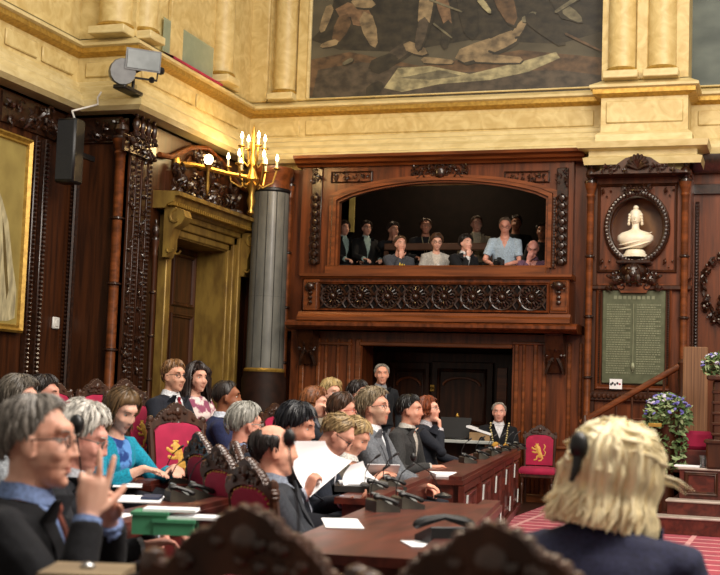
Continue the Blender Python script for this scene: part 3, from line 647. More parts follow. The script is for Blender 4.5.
# portrait at the far left edge
py_ = PX(27, 230, XN+.06).y; z0p, z1p = PX(20, 326, XN+.06).z, PX(20, 143, XN+.06).z
t = thing('portrait_painting', 'gold ground painting with a pale draped figure cut by the left edge', 'painting', (XN, 12.2, z0p))
q = MB(); q.box((XN, 11.2, z0p), (XN+.05, py_-.08, z1p)); cm = [mat('gold_ground', '9c8a4c', .6, c2='8a7840', scale=(3, 3, 3)), mat('painted_drapery', 'c9bd94', .6, c2='8d8468', scale=(16, 16, 4), detail=4), mat('painted_shadow', '6a5a33', .6)]
def PP(a, b, k): p = PX(a, b, XN+.06); p.x = XN+.052+.001*k; return p
q.add([PP(a, b, 1) for a, b in ((-12, 320), (-12, 200), (-2, 186), (3, 200), (9, 222), (13, 262), (17, 290), (15, 318), (8, 321))], [tuple(range(9))], 1); q.add([PP(a, b, 2) for a, b in ((3, 215), (6, 240), (9, 290), (7, 300), (4, 260))], [tuple(range(5))], 2)
q.build('canvas', cm, t, smooth=False)
q = MB(); frame_rect(q, (XN+.02, (11.2+py_)/2, (z0p+z1p)/2), Y_, Z, NL, py_-11.2, z1p-z0p+.16, .1, .08); q.build('picture_frame', GILT, t)
m = MB(); yq = PX(33, 230, XN).y
for dy, r_ in ((.0, .03), (.2, .045)): m.box((XN, py_+.08+dy, .9), (XN+.07, py_+.16+dy, ZC-.45), 0, .01); beads(m, (XN+.08, py_+.12+dy, 1), (XN+.08, py_+.12+dy, ZC-.5), 60, r_*.7)
struct(m.build('trim_12', CARVE), 'beaded uprights beside the left painting')
m = MB(); m.box((XN, 10.5, .85), (XN+.12, YS, .95), 0, .02); m.box((XN, YS-.12, .85), (XL+.1, YS, .95), 0, .02); m.box((XL, YS, .85), (XL+.1, YA-.32, .95), 0, .02); m.box((XL, YE+.32, .85), (XL+.1, YB, .95), 0, .02)
struct(m.build('trim_13', WOODD), 'dado rail of the left wall')
# grey corner column
gc = PY(267, 300, 17.0); rg = .255
t = thing('grey_column', 'tall grey marble column with dark joints in the corner beside the gallery', 'column', (gc.x, gc.y, 0))
zc0, zc1 = zb(267, 372, 17.0), zb(267, 194, 17.0)
q = MB(); q.lathe((gc.x, gc.y, 0), [(rg*1.25, 0), (rg*1.25, zc0-.1), (rg*1.15, zc0-.05), (rg*1.15, zc0)], 28); q.build('pedestal', mat('dull_dark_wood', '2c1810', .6, c2='1e100a', spec=.2), t)
q = MB(); q.lathe((gc.x, gc.y, zc0), [(rg*1.12, 0), (rg*1.15, .025), (rg*1.08, .05)], 28); q.build('base_ring', GILT, t)
q = MB(); q.lathe((gc.x, gc.y, zc0+.05), [(rg*1.04, 0), (rg, zc1-zc0-.05)], 36); q.build('shaft', GREYC, t)
q = MB()
for k in range(12):
    a = 2*PI*k/12+.2; q.tube([(gc.x+math.cos(a)*rg*1.035, gc.y+math.sin(a)*rg*1.035, zc0+.06), (gc.x+math.cos(a)*rg, gc.y+math.sin(a)*rg, zc1)], .007, 5)
q.lathe((gc.x, gc.y, zc0+1.05), [(rg*1.02, 0), (rg*1.025, .006), (rg*1.02, .012)], 36); q.build('joint', mat('dark_joint', '3a3a36', .6), t)
q = MB(); q.lathe((gc.x, gc.y, zc1), [(rg, 0), (rg*1.08, .02), (rg*1.08, .05), (rg*1.02, .06)], 32, 0); q.build('neck_band', BLACK, t)
q = MB(); q.lathe((gc.x, gc.y, zc1+.06), [(rg*1.02, 0), (rg*1.04, .15), (rg*1.2, .22), (rg*1.2, .3)], 32); q.build('wooden_cap', WOODH, t)
# ---- fittings
c = PX(70, 150, XN+.62)
p = PD(70, 150, 15.0); dx = PD(78, 150, 15).x-PD(61, 150, 15).x
t = thing('loudspeaker', 'tall slim black loudspeaker hanging left of the corner', 'loudspeaker', (p.x, p.y, p.z))
zl0, zl1 = PD(69, 184, 15).z, PD(72, 119, 15).z
q = MB(); q.box((p.x-.13, p.y-.1, zl0), (p.x+.12, p.y+.12, zl1), 0, .02); q.build('cabinet', BLACK, t)
q = MB(); q.box((p.x-.115, p.y-.112, zl0+.03), (p.x+.105, p.y-.1, zl1-.03), 0, .008); q.build('grille', mat('speaker_grille', '26282a', .7, c2='1b1c1e', scale=(120, 120, 120)), t)
q = MB(); q.box((p.x+.0, p.y+.1, (zl0+zl1)/2-.03), (p.x+.04, min(YS, p.y+.5), (zl0+zl1)/2+.03)); q.build('wall_bracket', BLACK, t)
m = MB(); m.tube([V((p.x+.02, p.y+.05, zl1-.01)), V((p.x, p.y+.0, zl1+.1)), V((p.x+.03, YS-.29, ZC+.04)), V((p.x+.02, YS-.29, ZC+.12)), V((p.x+.05, YS-.26, ZC+.2))], .012, 6); tag(m.build('cable', WHITEP), 'pale cable rising from the loudspeaker over the stone cornice', 'cable')
p = PY(56, 323, YS-.02); 
t = thing('wall_switch', 'small white switch plate on the dark panel at left', 'switch', (XN+.0, PX(56, 323, XN+.02).y, PX(56, 323, XN+.02).z)); p = PX(56, 323, XN+.02)
q = MB(); q.box((XN, p.y-.07, p.z-.07), (XN+.03, p.y+.07, p.z+.07), 0, .01); q.build('plate', WHITEP, t); q = MB(); q.box((XN+.03, p.y-.03, p.z-.04), (XN+.04, p.y+.03, p.z+.04), 0, .004); q.build('rocker', WHITEP, t)
# floodlight on the cornice
b = PX(133, 86, XL+.2); b.z = ZC+.13; t = thing('floodlight', 'grey twin floodlight standing on the stone cornice at upper left', 'floodlight', b)
hc = b+V((.14, -.1, .36)); dirr = (FH*-.75+RH*.35+Z*-.1).normalized(); sd = Z.cross(dirr).normalized(); up_ = dirr.cross(sd)
q = MB(); ax = sd*.3; q.add([hc+sd*(i*.21)+up_*(j*.125)+dirr*.12 for i, j in ((-1, -1), (1, -1), (1, 1), (-1, 1))]+[hc+sd*(i*.15)+up_*(j*.07)-dirr*.14 for i, j in ((-1, -1), (1, -1), (1, 1), (-1, 1))], [(0, 1, 2, 3), (7, 6, 5, 4), (0, 4, 5, 1), (1, 5, 6, 2), (2, 6, 7, 3), (3, 7, 4, 0)]); q.build('lamp_housing', GREYP, t, smooth=False)
q = MB(); q.obox(hc+dirr*.125, sd*.19, up_*.105, dirr*.008); q.build('front_glass', mat('lamp_glass', '8f9698', .12, c2='82898b', coat=.5), t, smooth=False)
h2 = b+V((.2, -.05, .2)); q = MB(); q.rings([[h2-sd*.3+(sd*math.cos(2*PI*k/14)*r_+up_*math.sin(2*PI*k/14)*r_)*1.0+dirr*z for k in range(14)] for r_, z in ((.07, -.16), (.14, -.08), (.16, .06), (.15, .08))]); q.build('round_lamp', GREYP, t)
q = MB(); q.tube([b+Z*.02, b+Z*.25, hc-up_*.1], .022, 6); q.tube([hc-sd*.22, hc-sd*.21-up_*.2, hc+sd*.21-up_*.2, hc+sd*.22], .014, 6); q.box((b.x-.1, b.y-.3, b.z), (b.x+.06, b.y+.15, b.z+.05), 0, .01); q.tube([b+Z*.15, h2-sd*.3], .018, 6); q.ell(hc+sd*.25-up_*.08, .05, 8); q.ell(hc+sd*.15-up_*.2, .04, 8); q.build('mounting_yoke', BLACK, t)
# ---- candelabra sconce
cc = PX(252, 178, -6.95); t = thing('candelabra', 'gilt many-armed candelabra with lit bulbs beside the grey column', 'candelabra', cc)
BULB = mat('lit_bulb', 'ffe9b0', .3, emit=14); CANDLE = mat('candle_sleeve', 'efe3c2', .5)
q = MB(); wy = PX(196, 172, XL).y
q.tube([(XL, cc.y-1.0, cc.z+.02), (XL+.12, cc.y-.7, cc.z+.06), cc+V((-.3, -.2, .04)), cc], [.05, .04, .03, .03], 8); q.ell((XL+.02, cc.y-1.0, cc.z+.02), (.04, .1, .14), 10); q.build('wall_arm', BRASS, t)
q = MB(); q.lathe(cc-Z*.52, [(.01, 0), (.05, .04), (.03, .1), (.06, .2), (.035, .3), (.07, .42), (.1, .5), (.06, .58), (.035, .66), (.06, .76), (.025, .86), (.05, .95), (.02, 1.05), (.035, 1.12), (.004, 1.25)], 12); q.build('stem', BRASS, t)
sites = []
for tier, (n_, r_, zz, dr_) in enumerate(((6, .33, .02, .34), (4, .17, .3, .3))):
    for k in range(n_):
        a = 2*PI*(k+.3*tier)/n_+.35; d = V((math.cos(a), math.sin(a), 0)); q = MB()
        e = cc+d*r_+Z*(zz+.1); q.tube([cc+Z*(zz-.06)+d*.03, cc+d*r_*.45+Z*(zz-.15), cc+d*r_*.85+Z*(zz-.08), e], [.018, .015, .013, .014], 6); q.lathe(e, [(.02, 0), (.055, .015), (.055, .025), (.02, .03)], 10)
        q.build('arm', BRASS, t); q = MB(); q.lathe(e+Z*.03, [(.017, 0), (.017, .09)], 8); q.build('candle', CANDLE, t)
        q = MB(); q.lathe(e+Z*.12, [(.008, 0), (.022, .02), (.024, .04), (.012, .075), (.002, .1)], 8); q.build('bulb', BULB, t); sites.append(e+Z*.18)
q = MB(); e = V((XL+.35, cc.y-.75, cc.z)); q.tube([V((XL+.12, cc.y-.72, cc.z+.05)), e], .015, 6); q.lathe(e-Z*.35, [(.005, 0), (.03, .08), (.02, .3), (.04, .36), (.06, .4)], 10); q.build('side_lamp', BRASS, t)
q = MB(); q.ell(e+Z*.12, (.06, .06, .07), 12); q.build('globe', BULB, t)
# ================================================================== FURNITURE
EN = V((-.14, 1, 0)).normalized(); NN = V((1, .14, 0)).normalized()
def RW(off, y, f=0, z=0): return V((-1.6-.14*y-off, y, z))+NN*f
def rz_of(phi):   # phi: 0 faces the camera, 90 faces picture right, 180 faces away
    d = FH*-math.cos(math.radians(phi))+RH*math.sin(math.radians(phi)); return math.atan2(-d.x, d.y)
CHW = mat('chair_walnut', '4a2a1a', .34, c2='2c170c', scale=(20, 20, 5), coat=.2)
# ---- armless chair, faces +y
def make_chair():
    t = thing('lion_chair', 'tmp', 'chair')
    q = MB()
    for s in (-1, 1): q.tube([(s*.2, .2, 0), (s*.2, .2, .05), (s*.2, .2, .12), (s*.2, .2, .2), (s*.2, .2, .3), (s*.2, .2, .42)], [.018, .028, .016, .022, .03, .03], 10) if False else None
    for s in (-1, 1):
        q = MB(); q.lathe((s*.2, .2, 0), [(.016, 0), (.026, .03), (.014, .07), (.018, .18), (.028, .27), (.018, .3), (.03, .33), (.03, .42)], 10); q.build('leg', CHW, t)
        q = MB(); q.tube([(s*.19, -.27, 0), (s*.19, -.2, .3), (s*.19, -.2, .46)], [.018, .024, .026], 8); q.build('leg', CHW, t)
    q = MB(); q.box((-.235, -.22, .37), (.235, .235, .43), 0, .01); q.build('seat_rail', CHW, t)
    q = MB(); q.rings([[V((x*k, .01+y*k, z)) for x, y in ((-.24, -.23), (0, -.24), (.24, -.23), (.25, 0), (.24, .24), (0, .25), (-.24, .24), (-.25, 0))] for k, z in ((.97, .42), (1.02, .44), (1.02, .475), (.93, .505), (.5, .52))]); st = q.build('seat', RED, t)
    q = MB()
    for k in range(14): q.ell((-.22+k*.44/13, .243, .425), .008, 5)
    q.build('brass_nails', BRASS, st)
    def B(x, z, o=0): return V((x, -.215-.16*(z-.45)+o, z))
    for s in (-1, 1):
        q = MB(); q.tube([B(s*.2, .44), B(s*.2, .6), B(s*.205, .8), B(s*.21, .93)], [.024, .022, .026, .024], 8); q.ell(B(s*.212, .96), (.03, .03, .035), 8); q.build('back_post', CHW, t)
    q = MB(); out = [(-.185, .53), (.185, .53), (.19, .88), (.15, .925), (.07, .945), (-.07, .945), (-.15, .925), (-.19, .88)]
    rg = []
    for k, o in ((.9, .034), (1, .026), (1, .0), (1, -.012), (.93, -.03)): rg.append([B(x*k, .72+(z-.72)*k, o) for x, z in out])
    q.rings(rg); bk = q.build('backrest', RED, t)
    q = MB()
    for o in (-.02, .016):
        for i in range(8):
            a, b = out[i], out[(i+1) % 8]; n_ = max(2, int(math.hypot(a[0]-b[0], a[1]-b[1])/.035))
            for k in range(n_): f = k/n_; q.ell(B((a[0]+(b[0]-a[0])*f)*.97, .72+(a[1]+(b[1]-a[1])*f-.72)*.97, o), .008, 5)
    q.build('brass_nails', BRASS, bk)
    # lion rampant in gold on the front
    q = MB()
    def LP(x, z): return B(-x*.25, .585+z*.25, .04)
    def st_(pts, r): q.tube([LP(*p) for p in pts], [r_*.25 for r_ in r], 6, flat=1, round_=True)
    nrm = (0, 1, .16)
    st_([(.06, .3), (.02, .45), (-.06, .62)], [.13, .1, .14]); st_([(-.06, .62), (-.1, .74), (-.14, .82)], [.14, .14, .1]); st_([(-.14, .82), (-.26, .8)], [.07, .04])
    st_([(-.1, .62), (-.28, .64), (-.4, .72)], [.06, .045, .05]); st_([(-.06, .5), (-.24, .46), (-.36, .5)], [.06, .045, .05])
    st_([(.05, .3), (-.12, .24), (-.14, .1), (-.26, .06)], [.09, .06, .04, .045]); st_([(.09, .28), (.18, .16), (.1, .04), (.0, .02)], [.09, .06, .04, .045])
    st_([(.12, .3), (.3, .32), (.34, .5), (.24, .62), (.32, .8), (.26, .92)], [.03, .03, .03, .03, .045, .03]); st_([(-.2, .93), (-.06, .93)], [.03, .03])
    q.v = [V((v.x, B(0, v.z, .036).y+(v.y-B(0, v.z, .04).y)*.25, v.z)) for v in q.v]; q.build('lion_emblem', GOLD, bk)
    half = [(.225, .9), (.235, .94), (.2, .965), (.17, .96), (.14, 1.0), (.105, 1.03), (.075, 1.035), (.05, 1.065), (0, 1.085)]
    ol_ = [(-x, z) for x, z in half]+[(x, z) for x, z in reversed(half[:-1])]
    ol_ += [(.19, .9), (.15, .935), (.07, .955), (-.07, .955), (-.15, .935), (-.19, .9)]
    q = MB(); n_ = len(ol_); vs = [B(x, z, .025) for x, z in ol_]+[B(x, z, -.03) for x, z in ol_]
    up = [i for i in range(17)]
    # build as a strip between top and bottom edges
    top = [(-x, z) for x, z in half]+[(x, z) for x, z in reversed(half[:-1])]
    bot = [(-.195+.39*i/16, .9+.055*math.sin(PI*i/16)**.6) for i in range(17)]
    q = MB(); q.strip([B(x, z, .022) for x, z in top], [B(x, z, .022) for x, z in bot], (0, -.048, 0)); cr = q.build('crest_rail', CHW, t)
    q = MB()
    for i in range(16):
        for f in (.25, .75):
            x = top[i][0]+(top[i+1][0]-top[i][0])*f; z = top[i][1]+(top[i+1][1]-top[i][1])*f; q.ell(B(x, z-.004, -.002), (.014, .026, .015), 6)
    for o in (.026, -.03):
        r_ = random.Random(5)
        for k in range(14): x = r_.uniform(-.13, .13); z = r_.uniform(.965, 1.05-abs(x)*.5); q.ell(B(x, z, o), (.016, .01, .014), 6)
        q.ell(B(0, 1.02, o), (.03, .014, .035), 8)
    q.build('crest_carving', CHW, cr)
    return t
CH0 = make_chair(); ch_used = [False]
def chair(px, f, phi, label, floor=0.0, off=None, y=None, d=None, p=None, scale=1, group='red lion chairs', shift=True):
    """chair at a pixel column px: on a row (off) or at axial distance d"""
    if p is None:
        p = PR(px, 430, off) if off is not None else PD(px, 430, d)
    loc = V((p[0], p[1], floor)); rr_ = rz_of(phi); loc += V((-math.sin(rr_), math.cos(rr_), 0))*(.27 if shift else 0)
    if not ch_used[0]:
        ch_used[0] = True; o = CH0; o.location = loc; o.rotation_euler = (0, 0, rz_of(phi)); o['label'] = label; o['group'] = group
    else: o = dup(CH0, loc, rz_of(phi), label, group)
    if scale != 1: o.scale = (scale,)*3
    return o
# raised floor at the back rows
TD = .27
m = MB(); a = [RW(1.9, 4.5), RW(1.9, 13.0), V((-7.4, 13.6, 0)), V((-7.6, 4.5, 0))]
m.prism([(p.x, p.y) for p in a], (0, 0, 0), X_, Y_, (0, 0, TD)); a = [RW(1.15, 5.9), RW(1.15, 13.9), RW(1.9, 13.9), RW(1.9, 5.9)]; m.prism([(p.x, p.y) for p in a], (0, 0, 0), X_, Y_, (0, 0, .1)); tag(m.build('floor_platform', FLOORM, smooth=False), 'raised wooden tier under the back rows', None, None, 'structure').name = 'floor_tier'
# free chairs seen in the photo
chair(97, 0, 55, 'red lion chair below the dado, left of the one behind the woman in teal', TD, d=11.6)
chair(126, 0, 55, 'red lion chair directly behind the woman in teal, gold lion half hidden', TD, d=10.6)
chair(51, 0, 50, 'red chair top showing behind the row of grey heads at far left', TD, d=11.8)
chair(178, 0, 38, 'tall empty red chair with a gold lion right of the woman in teal', .1, d=9.2)
chair(277, 0, 50, 'empty red chair left of its twin, below the grey column pedestal', .1, d=13.8)
chair(299, 0, 50, 'empty red chair right of its twin, half hidden by the auburn haired woman', .1, d=14.3)
ush = PZ(537, 504.5, 0); chair(0, 0, -12, 'red lion chair standing alone on the carpet edge beside the usher', .0, p=ush, shift=False, scale=.93)
chair(253, 0, 124, 'red chair at the back of the balding man', 0, d=5.8, scale=.9)
chair(224, 0, 122, 'red chair seen from behind, second left of the balding man', 0, d=6.6, scale=.92)
chair(204, 0, 120, 'red chair seen edge on, left of the grey haired man in navy', 0, d=7.6, scale=.95)
chair(262, 0, 158, 'near chair seen from behind, its dark carved crest out of focus at lower centre left', 0, d=2.4, scale=.97)
chair(503, 0, 160, 'nearest dark chair crest at the bottom centre, out of focus', 0, d=2.07, scale=.985)
# ---- desks
DT = .72
def desk(off, y0, y1, f0, f1, label, panels=0, end=True):
    c = (RW(off, y0, f0)+RW(off, y1, f1))/2; t = thing('bench_desk', label, 'desk', (c.x, c.y, 0), 0, 'mahogany bench desks')
    def slab(q, ya, yb, fa, fb, z0, z1, mi=0):
        cc_ = (RW(off, ya, fa)+RW(off, yb, fb))/2; q.obox(cc_+Z*((z0+z1)/2), NN*((fb-fa)/2), EN*((yb-ya)*.5*1.0098), Z*((z1-z0)/2), mi)
    q = MB(); slab(q, y0-.03, y1+.03, f0-.02, f1+.03, DT-.035, DT); q.build('desk_top', DESK, t, smooth=False)
    q = MB(); slab(q, y0-.02, y1+.02, f1-.07, f1+.02, DT, DT+.025); q.build('ledge', DESK, t, smooth=False)
    q = MB(); slab(q, y0+.02, y1-.02, f1-.04, f1, .0, DT-.035); q.build('front_panel', DESK, t, smooth=False)
    for ya in (y0, y1-.04):
        q = MB(); slab(q, ya, ya+.04, f0+.02, f1-.04, 0, DT-.035); e = q.build('end_panel', DESK, t, smooth=False)
    if panels:
        q = MB(); slab(q, y0-.03, y1+.03, f1-.05, f1+.045, 0, .09); slab(q, y0-.02, y1+.02, f1, f1+.03, DT-.09, DT-.04); q.build('plinth', DESK, t, smooth=False)
        q = MB(); c = (RW(off, y0-.005, (f0+f1)/2)); q.tube([c+NN*(math.cos(k*PI/8)*.1)+Z*(.38+.13*math.sin(k*PI/8))-EN*.01 for k in range(17)], .014, 6); carve(q, c+Z*.38, NN, Z, -EN, .12, .16, 8, .04, seed=2); q.build('carved_rosette', CARVE, t)
        w = (y1-y0)/panels
        for k in range(panels):
            ya = y0+w*k; c = RW(off, ya+w/2, f1+.001)
            q = MB(); frame_rect(q, c+Z*.37, EN, Z, NN, w*.68, .48, .05, .025); q.build('panel', DESK, t)
            q = MB(); slab(q, ya-.03, ya+.03, f1, f1+.04, 0, DT-.04); q.build('pilaster', DESK, t, smooth=False)
            for s, zz in ((-1, .52), (1, .2)):
                b = RW(off, ya+w/2+s*w*.26, f1+.03); q = MB(); q.obox(b+Z*zz, NN*.006, EN*.03+Z*.0, Z*.075+EN*.03); q.build('metal_stay', SCREEN, t, smooth=False)
    return t
desk(0, 8.8, 15.5, .27, .64, 'long polished mahogany desk with front panels running back to the usher', 5)
desk(0, 6.75, 8.7, .2, .43, 'mahogany desk in front of the two bent blond heads and the grey suited man')
desk(0, 4.2, 6.7, .47, 1.06, 'wide mahogany desk in front of the balding man, strewn with papers')
desk(.75, 4.3, 6.35, .24, .52, 'mahogany desk at left carrying the green boxes')
desk(.75, 7.5, 12.5, .22, .45, 'mahogany desk hidden behind the seated front row')
desk(1.5, 6.75, 9.6, .26, .52, 'mahogany desk in front of the woman in teal')
desk(2.25, 7.6, 11.5, .26, .5, 'dark desk in front of the bespectacled young man and curly haired woman')
# side table behind the desk near the usher
p = PD(455, 460, 16.4); t = thing('side_table', 'dark side table with a white edge behind the long desk', 'table', (p.x, p.y, 0))
q = MB(); q.box((p.x-.55, p.y-.2, .76), (p.x+.5, p.y+.25, .8), 0, .006); q.build('table_top', SCREEN, t)
for sx in (-.5, .45):
    for sy in (-.15, .2): q = MB(); q.box((p.x+sx-.03, p.y+sy-.03, 0), (p.x+sx+.03, p.y+sy+.03, .76)); q.build('leg', WOODD, t)
q = MB(); q.box((p.x-.5, p.y+.2, .1), (p.x+.45, p.y+.22, .76)); q.build('modesty_panel', WOODD, t)
lp = V((p.x-.05, p.y, .8)); t = thing('laptop', 'open dark laptop on the side table by the usher', 'laptop', lp)
q = MB(); q.box(lp+V((-.2, -.13, 0)), lp+V((.2, .13, .02)), 0, .005); q.build('keyboard_base', BLACK, t); q = MB(); q.obox(lp+V((0, .16, .14)), (.2, 0, 0), (0, .05, .13), (0, .007, -.003)); q.build('screen_lid', BLACK, t)
bp = V((p.x+.33, p.y, .8)); t = thing('book', 'thick open book leaning on the side table left of the usher', 'book', bp)
q = MB(); q.obox(bp+V((0, 0, .05)), (.13, 0, 0), (0, .1, .0), (0, 0, .05)); q.build('pages', mat('book_pages', '9a7c58', .8), t); q = MB(); q.obox(bp+V((-.01, 0, .125)), (.16, 0, -.045), (0, .11, 0), (.004, 0, .012)); q.build('cover', PAPER, t)
op = PD(457, 432, 16.7); op.z = .8; t = thing('brass_ornament', 'tiny brass ornament standing on the side table behind the laptop', 'ornament', op); q = MB(); q.lathe(op, [(.05, 0), (.05, .02), (.02, .05), (.035, .12), (.045, .2), (.02, .25), (.03, .29), (.005, .33)], 10); q.build('figure', BRASS, t)
# ---- conference unit: base, tilted screen, handset, gooseneck microphone with foam
UNITM = mat('unit_shell', '4a463c', .4, c2='2f2c27')
def make_unit():
    t = thing('conference_unit', 'tmp', 'conference unit'); q = MB()
    q.rings([[V((x, y, z)) for y, z in ((-.07, 0), (-.07, .025), (.06, .07), (.075, .06), (.075, 0))] for x in (-.09, .09)]); q.build('base', UNITM, t, smooth=False)
    q = MB(); q.obox((.03, .0, .068), (.055, 0, 0), (0, .045, .03), (0, -.003, .005)); q.build('screen', SCREEN, t, smooth=False)
    q = MB(); q.tube([(-.06, -.06, .05), (-.06, -.03, .065), (-.06, .04, .085), (-.06, .07, .085)], [.016, .012, .012, .018], 8, round_=True); q.build('handset', BLACK, t)
    q = MB(); q.tube([(.07, .05, .06), (.07, .05, .13), (.065, .02, .2), (.06, -.02, .235)], .0035, 6); mk = q.build('gooseneck', BLACK, t)
    q = MB(); q.tube([(.06, -.02, .235), (.057, -.04, .25), (.055, -.05, .258)], [.008, .009, .008], 8, round_=True); q.build('foam_tip', BLACK, mk)
    return t
U0 = make_unit(); u_used = [0]
def unit(px, py, phi, label, z=DT+.0, mic=True):
    p = PZ(px, py, z); p.z = z
    if not u_used[0]: o = U0; o.location = p; o.rotation_euler = (0, 0, rz_of(phi)); o['label'] = label; o['group'] = 'conference units on the desks'
    else: o = dup(U0, p, rz_of(phi), label, 'conference units on the desks')
    o.scale = (.85,)*3; u_used[0] += 1; return o
for k, (px, py, lb) in enumerate([(468, 463, 'nearest of the six on the long desk'), (482, 459, 'second nearest of the six on the long desk'), (494, 456, 'third of the six on the long desk'), (504, 453, 'fourth of the six on the long desk'), (512, 450.5, 'fifth of the six on the long desk'), (519, 449, 'farthest of the six, on the desk end before the usher')]):
    unit(px, py, 285+k*2, 'conference unit with gooseneck microphone, '+lb, DT+.0)
for px, py, lb in [(375, 493, 'left one of the pair on the middle desk'), (393, 490, 'right one of the pair on the middle desk'), (383, 511, 'on the wide desk just beyond the telephone'), (408, 508, 'on the right edge of the wide desk'), (176, 483, 'nearest the hands of the woman in teal'), (197, 477, 'right end of the desk of the woman in teal'), (180, 501, 'beyond the green boxes, left of its twin'), (200, 499, 'beyond the green boxes, right of its twin')]:
    unit(px, py, 290, 'dark conference unit, '+lb)
# foreground microphones standing up out of focus
def fg_mic(px, py, d, base_px, label, r=.03, zb_=DT, at=None):
    h = PD(px, py, d); b = PD(base_px, 600, d+.05); b.z = min(zb_, h.z-.1); b = at or b; t = thing('gooseneck_microphone', label, 'microphone', b); q = MB()
    q.lathe(b, [(.05, 0), (.05, .015), (.012, .03)], 14); q.build('base', BLACK, t); q = MB(); q.tube([b+Z*.02, b.lerp(h, .5)+V((.01, 0, .03)), h-Z*.02], .003, 6); q.build('gooseneck', BLACK, t)
    q = MB(); q.ell(h, (r, r, r*1.35), 12); q.build('foam_tip', BLACK, t)
fg_mic(77, 424, 4.85, 90, 'blurred dark microphone tip in front of the white haired person', .028, at=RW(.75, 4.45, .36, DT))
pd = PD(300, 600, 3.15); t = thing('bench_desk', 'near desk just below the bottom edge, beyond the dark chair crest', 'desk', (pd.x, pd.y, 0), 0, 'mahogany bench desks')
q = MB(); q.obox((pd.x, pd.y, DT-.02), RH*.28, FH*.17, Z*.02); q.build('desk_top', DESK, t, smooth=False); q = MB(); q.obox((pd.x, pd.y, (DT-.04)/2), RH*.24, FH*.13, Z*(DT-.04)/2); q.build('front_panel', DESK, t, smooth=False)
fg_mic(289, 438, 3.1, 322, 'blurred dark microphone tip beside the balding face', .017, at=V((pd.x, pd.y, DT)))
fg_mic(413, 457, 7.2, 440, 'brownish microphone tip left of the long desk end', .018)
# telephone
p = PZ(442, 543, DT); p.z = DT; t = thing('telephone', 'large black desk telephone at the near end of the wide desk', 'telephone', p, rz_of(20))
q = MB(); q.rings([[V((x, y, z)) for y, z in ((-.1, 0), (-.1, .03), (.09, .085), (.1, .08), (.1, 0))] for x in (-.1, .1)]); q.build('base', BLACK, t, smooth=False)
t.scale = (.8,)*3
q = MB(); q.tube([(-.14, .02, .09), (-.1, .02, .105), (0, .02, .125), (.1, .02, .105), (.14, .02, .09)], [.022, .024, .015, .024, .022], 8, round_=True); q.build('handset', BLACK, t)
q = MB(); q.ell((.0, -.045, .055), (.06, .03, .018), 10); q.build('dial_cover', GREYP, t)
# papers
def sheet(px, py, label, ang=0, n=1, w=.21, l=.297, z=DT, name='paper_sheet', m_=PAPER, h=None, dz=.002, cat='paper', bend=0):
    p = PZ(px, py, z); h = h or .0012*n+.0008; a = rz_of(90)+math.radians(ang); u = V((math.cos(a), math.sin(a), 0)); v = V((-u.y, u.x, 0)); c = V((p.x, p.y, z+dz)); q = MB()
    N_ = 6; top = []
    for i in range(N_+1):
        f = i/N_-.5; zz = bend*max(0, f+.1)**2
        top.append((c+u*(f*l)+Z*zz, c+u*(f*l)+Z*(zz+h)))
    for i in range(N_):
        a0, a1 = top[i]; b0, b1 = top[i+1]; q.add([a0-v*w/2, a0+v*w/2, b0+v*w/2, b0-v*w/2, a1-v*w/2, a1+v*w/2, b1+v*w/2, b1-v*w/2], [(0, 3, 2, 1), (4, 5, 6, 7)]+([(0, 1, 5, 4)] if i == 0 else [])+([(2, 3, 7, 6)] if i == N_-1 else [])+[(1, 2, 6, 5), (3, 0, 4, 7)])
    return tag(q.build(name, m_, smooth=False), label, cat)
sheet(446, 476, 'stack of white papers on the near end of the long desk', 5, 16, .2, .34)
sheet(378, 480, 'white sheets lying open before the grey suited man', 10, 4, .22, .36, bend=.3)
sheet(342, 524, 'single white sheet near the fist of the balding man', 4, 2, .16, .42)
sheet(424, 545, 'white sheet below the black telephone', 10, 2, .14, .2)
sheet(140, 500, 'white papers on the desk beyond the green boxes', 5, 4, .22, .4)
sheet(134, 519, 'white sheet lying left of the green boxes', 0, 2, .25, .4)
sheet(152, 498.5, 'dark blue notebook lying on white papers beyond the green boxes', 3, 4, .09, .2, z=DT+.008, name='notebook', m_=mat('navy_cover', '2b3550', .6), h=.012, cat='notebook')
sheet(350, 490, 'thick black binder before the writing man', 3, 1, .2, .42, h=.035, name='binder', m_=mat('binder_cover', '2a2826', .4), cat='binder')
sheet(352, 483, 'white page block showing on top of the black binder', 3, 6, .16, .4, z=DT+.036, name='page_block', cat='paper')
sheet(128, 486, 'white sheets with dark print beside the hands of the woman in teal', 8, 3, .16, .3)
sheet(152, 474, 'white leaflet under the hand of the woman in teal', 10, 3, .14, .2, z=DT+.02)
GREEN = mat('green_card', '46936a', .6, c2='387a5a', scale=(6, 6, 6))
for px, py, hh, lb, ww, ll in ((152, 533, .075, 'taller green cardboard box with white papers on top at lower left', .16, .13), (176, 534, .05, 'lower green cardboard box nearer the dark chair crest', .16, .15)):
    p = PZ(px, py, DT); c = V((p.x, p.y, DT)); t = thing('green_box', lb, 'box', c); u = RH; v = FH; q = MB(); q.obox(c+Z*(hh/2+.002), u*(ll/2), v*(ww/2), Z*hh/2); q.build('box_body', GREEN, t, smooth=False); q = MB(); q.obox(c+Z*(hh+.004), u*(ll/2+.006), v*(ww/2+.006), Z*.006); q.build('lid', GREEN, t, smooth=False)
    q = MB(); q.obox(c+Z*(hh+.016)+u*.07, u*(.1), v*(ww*.4), Z*.005); tag(q.build('paper_sheet', PAPER, smooth=False), 'white papers lying on the %s green box' % ('taller' if hh > .06 else 'lower'), 'paper')
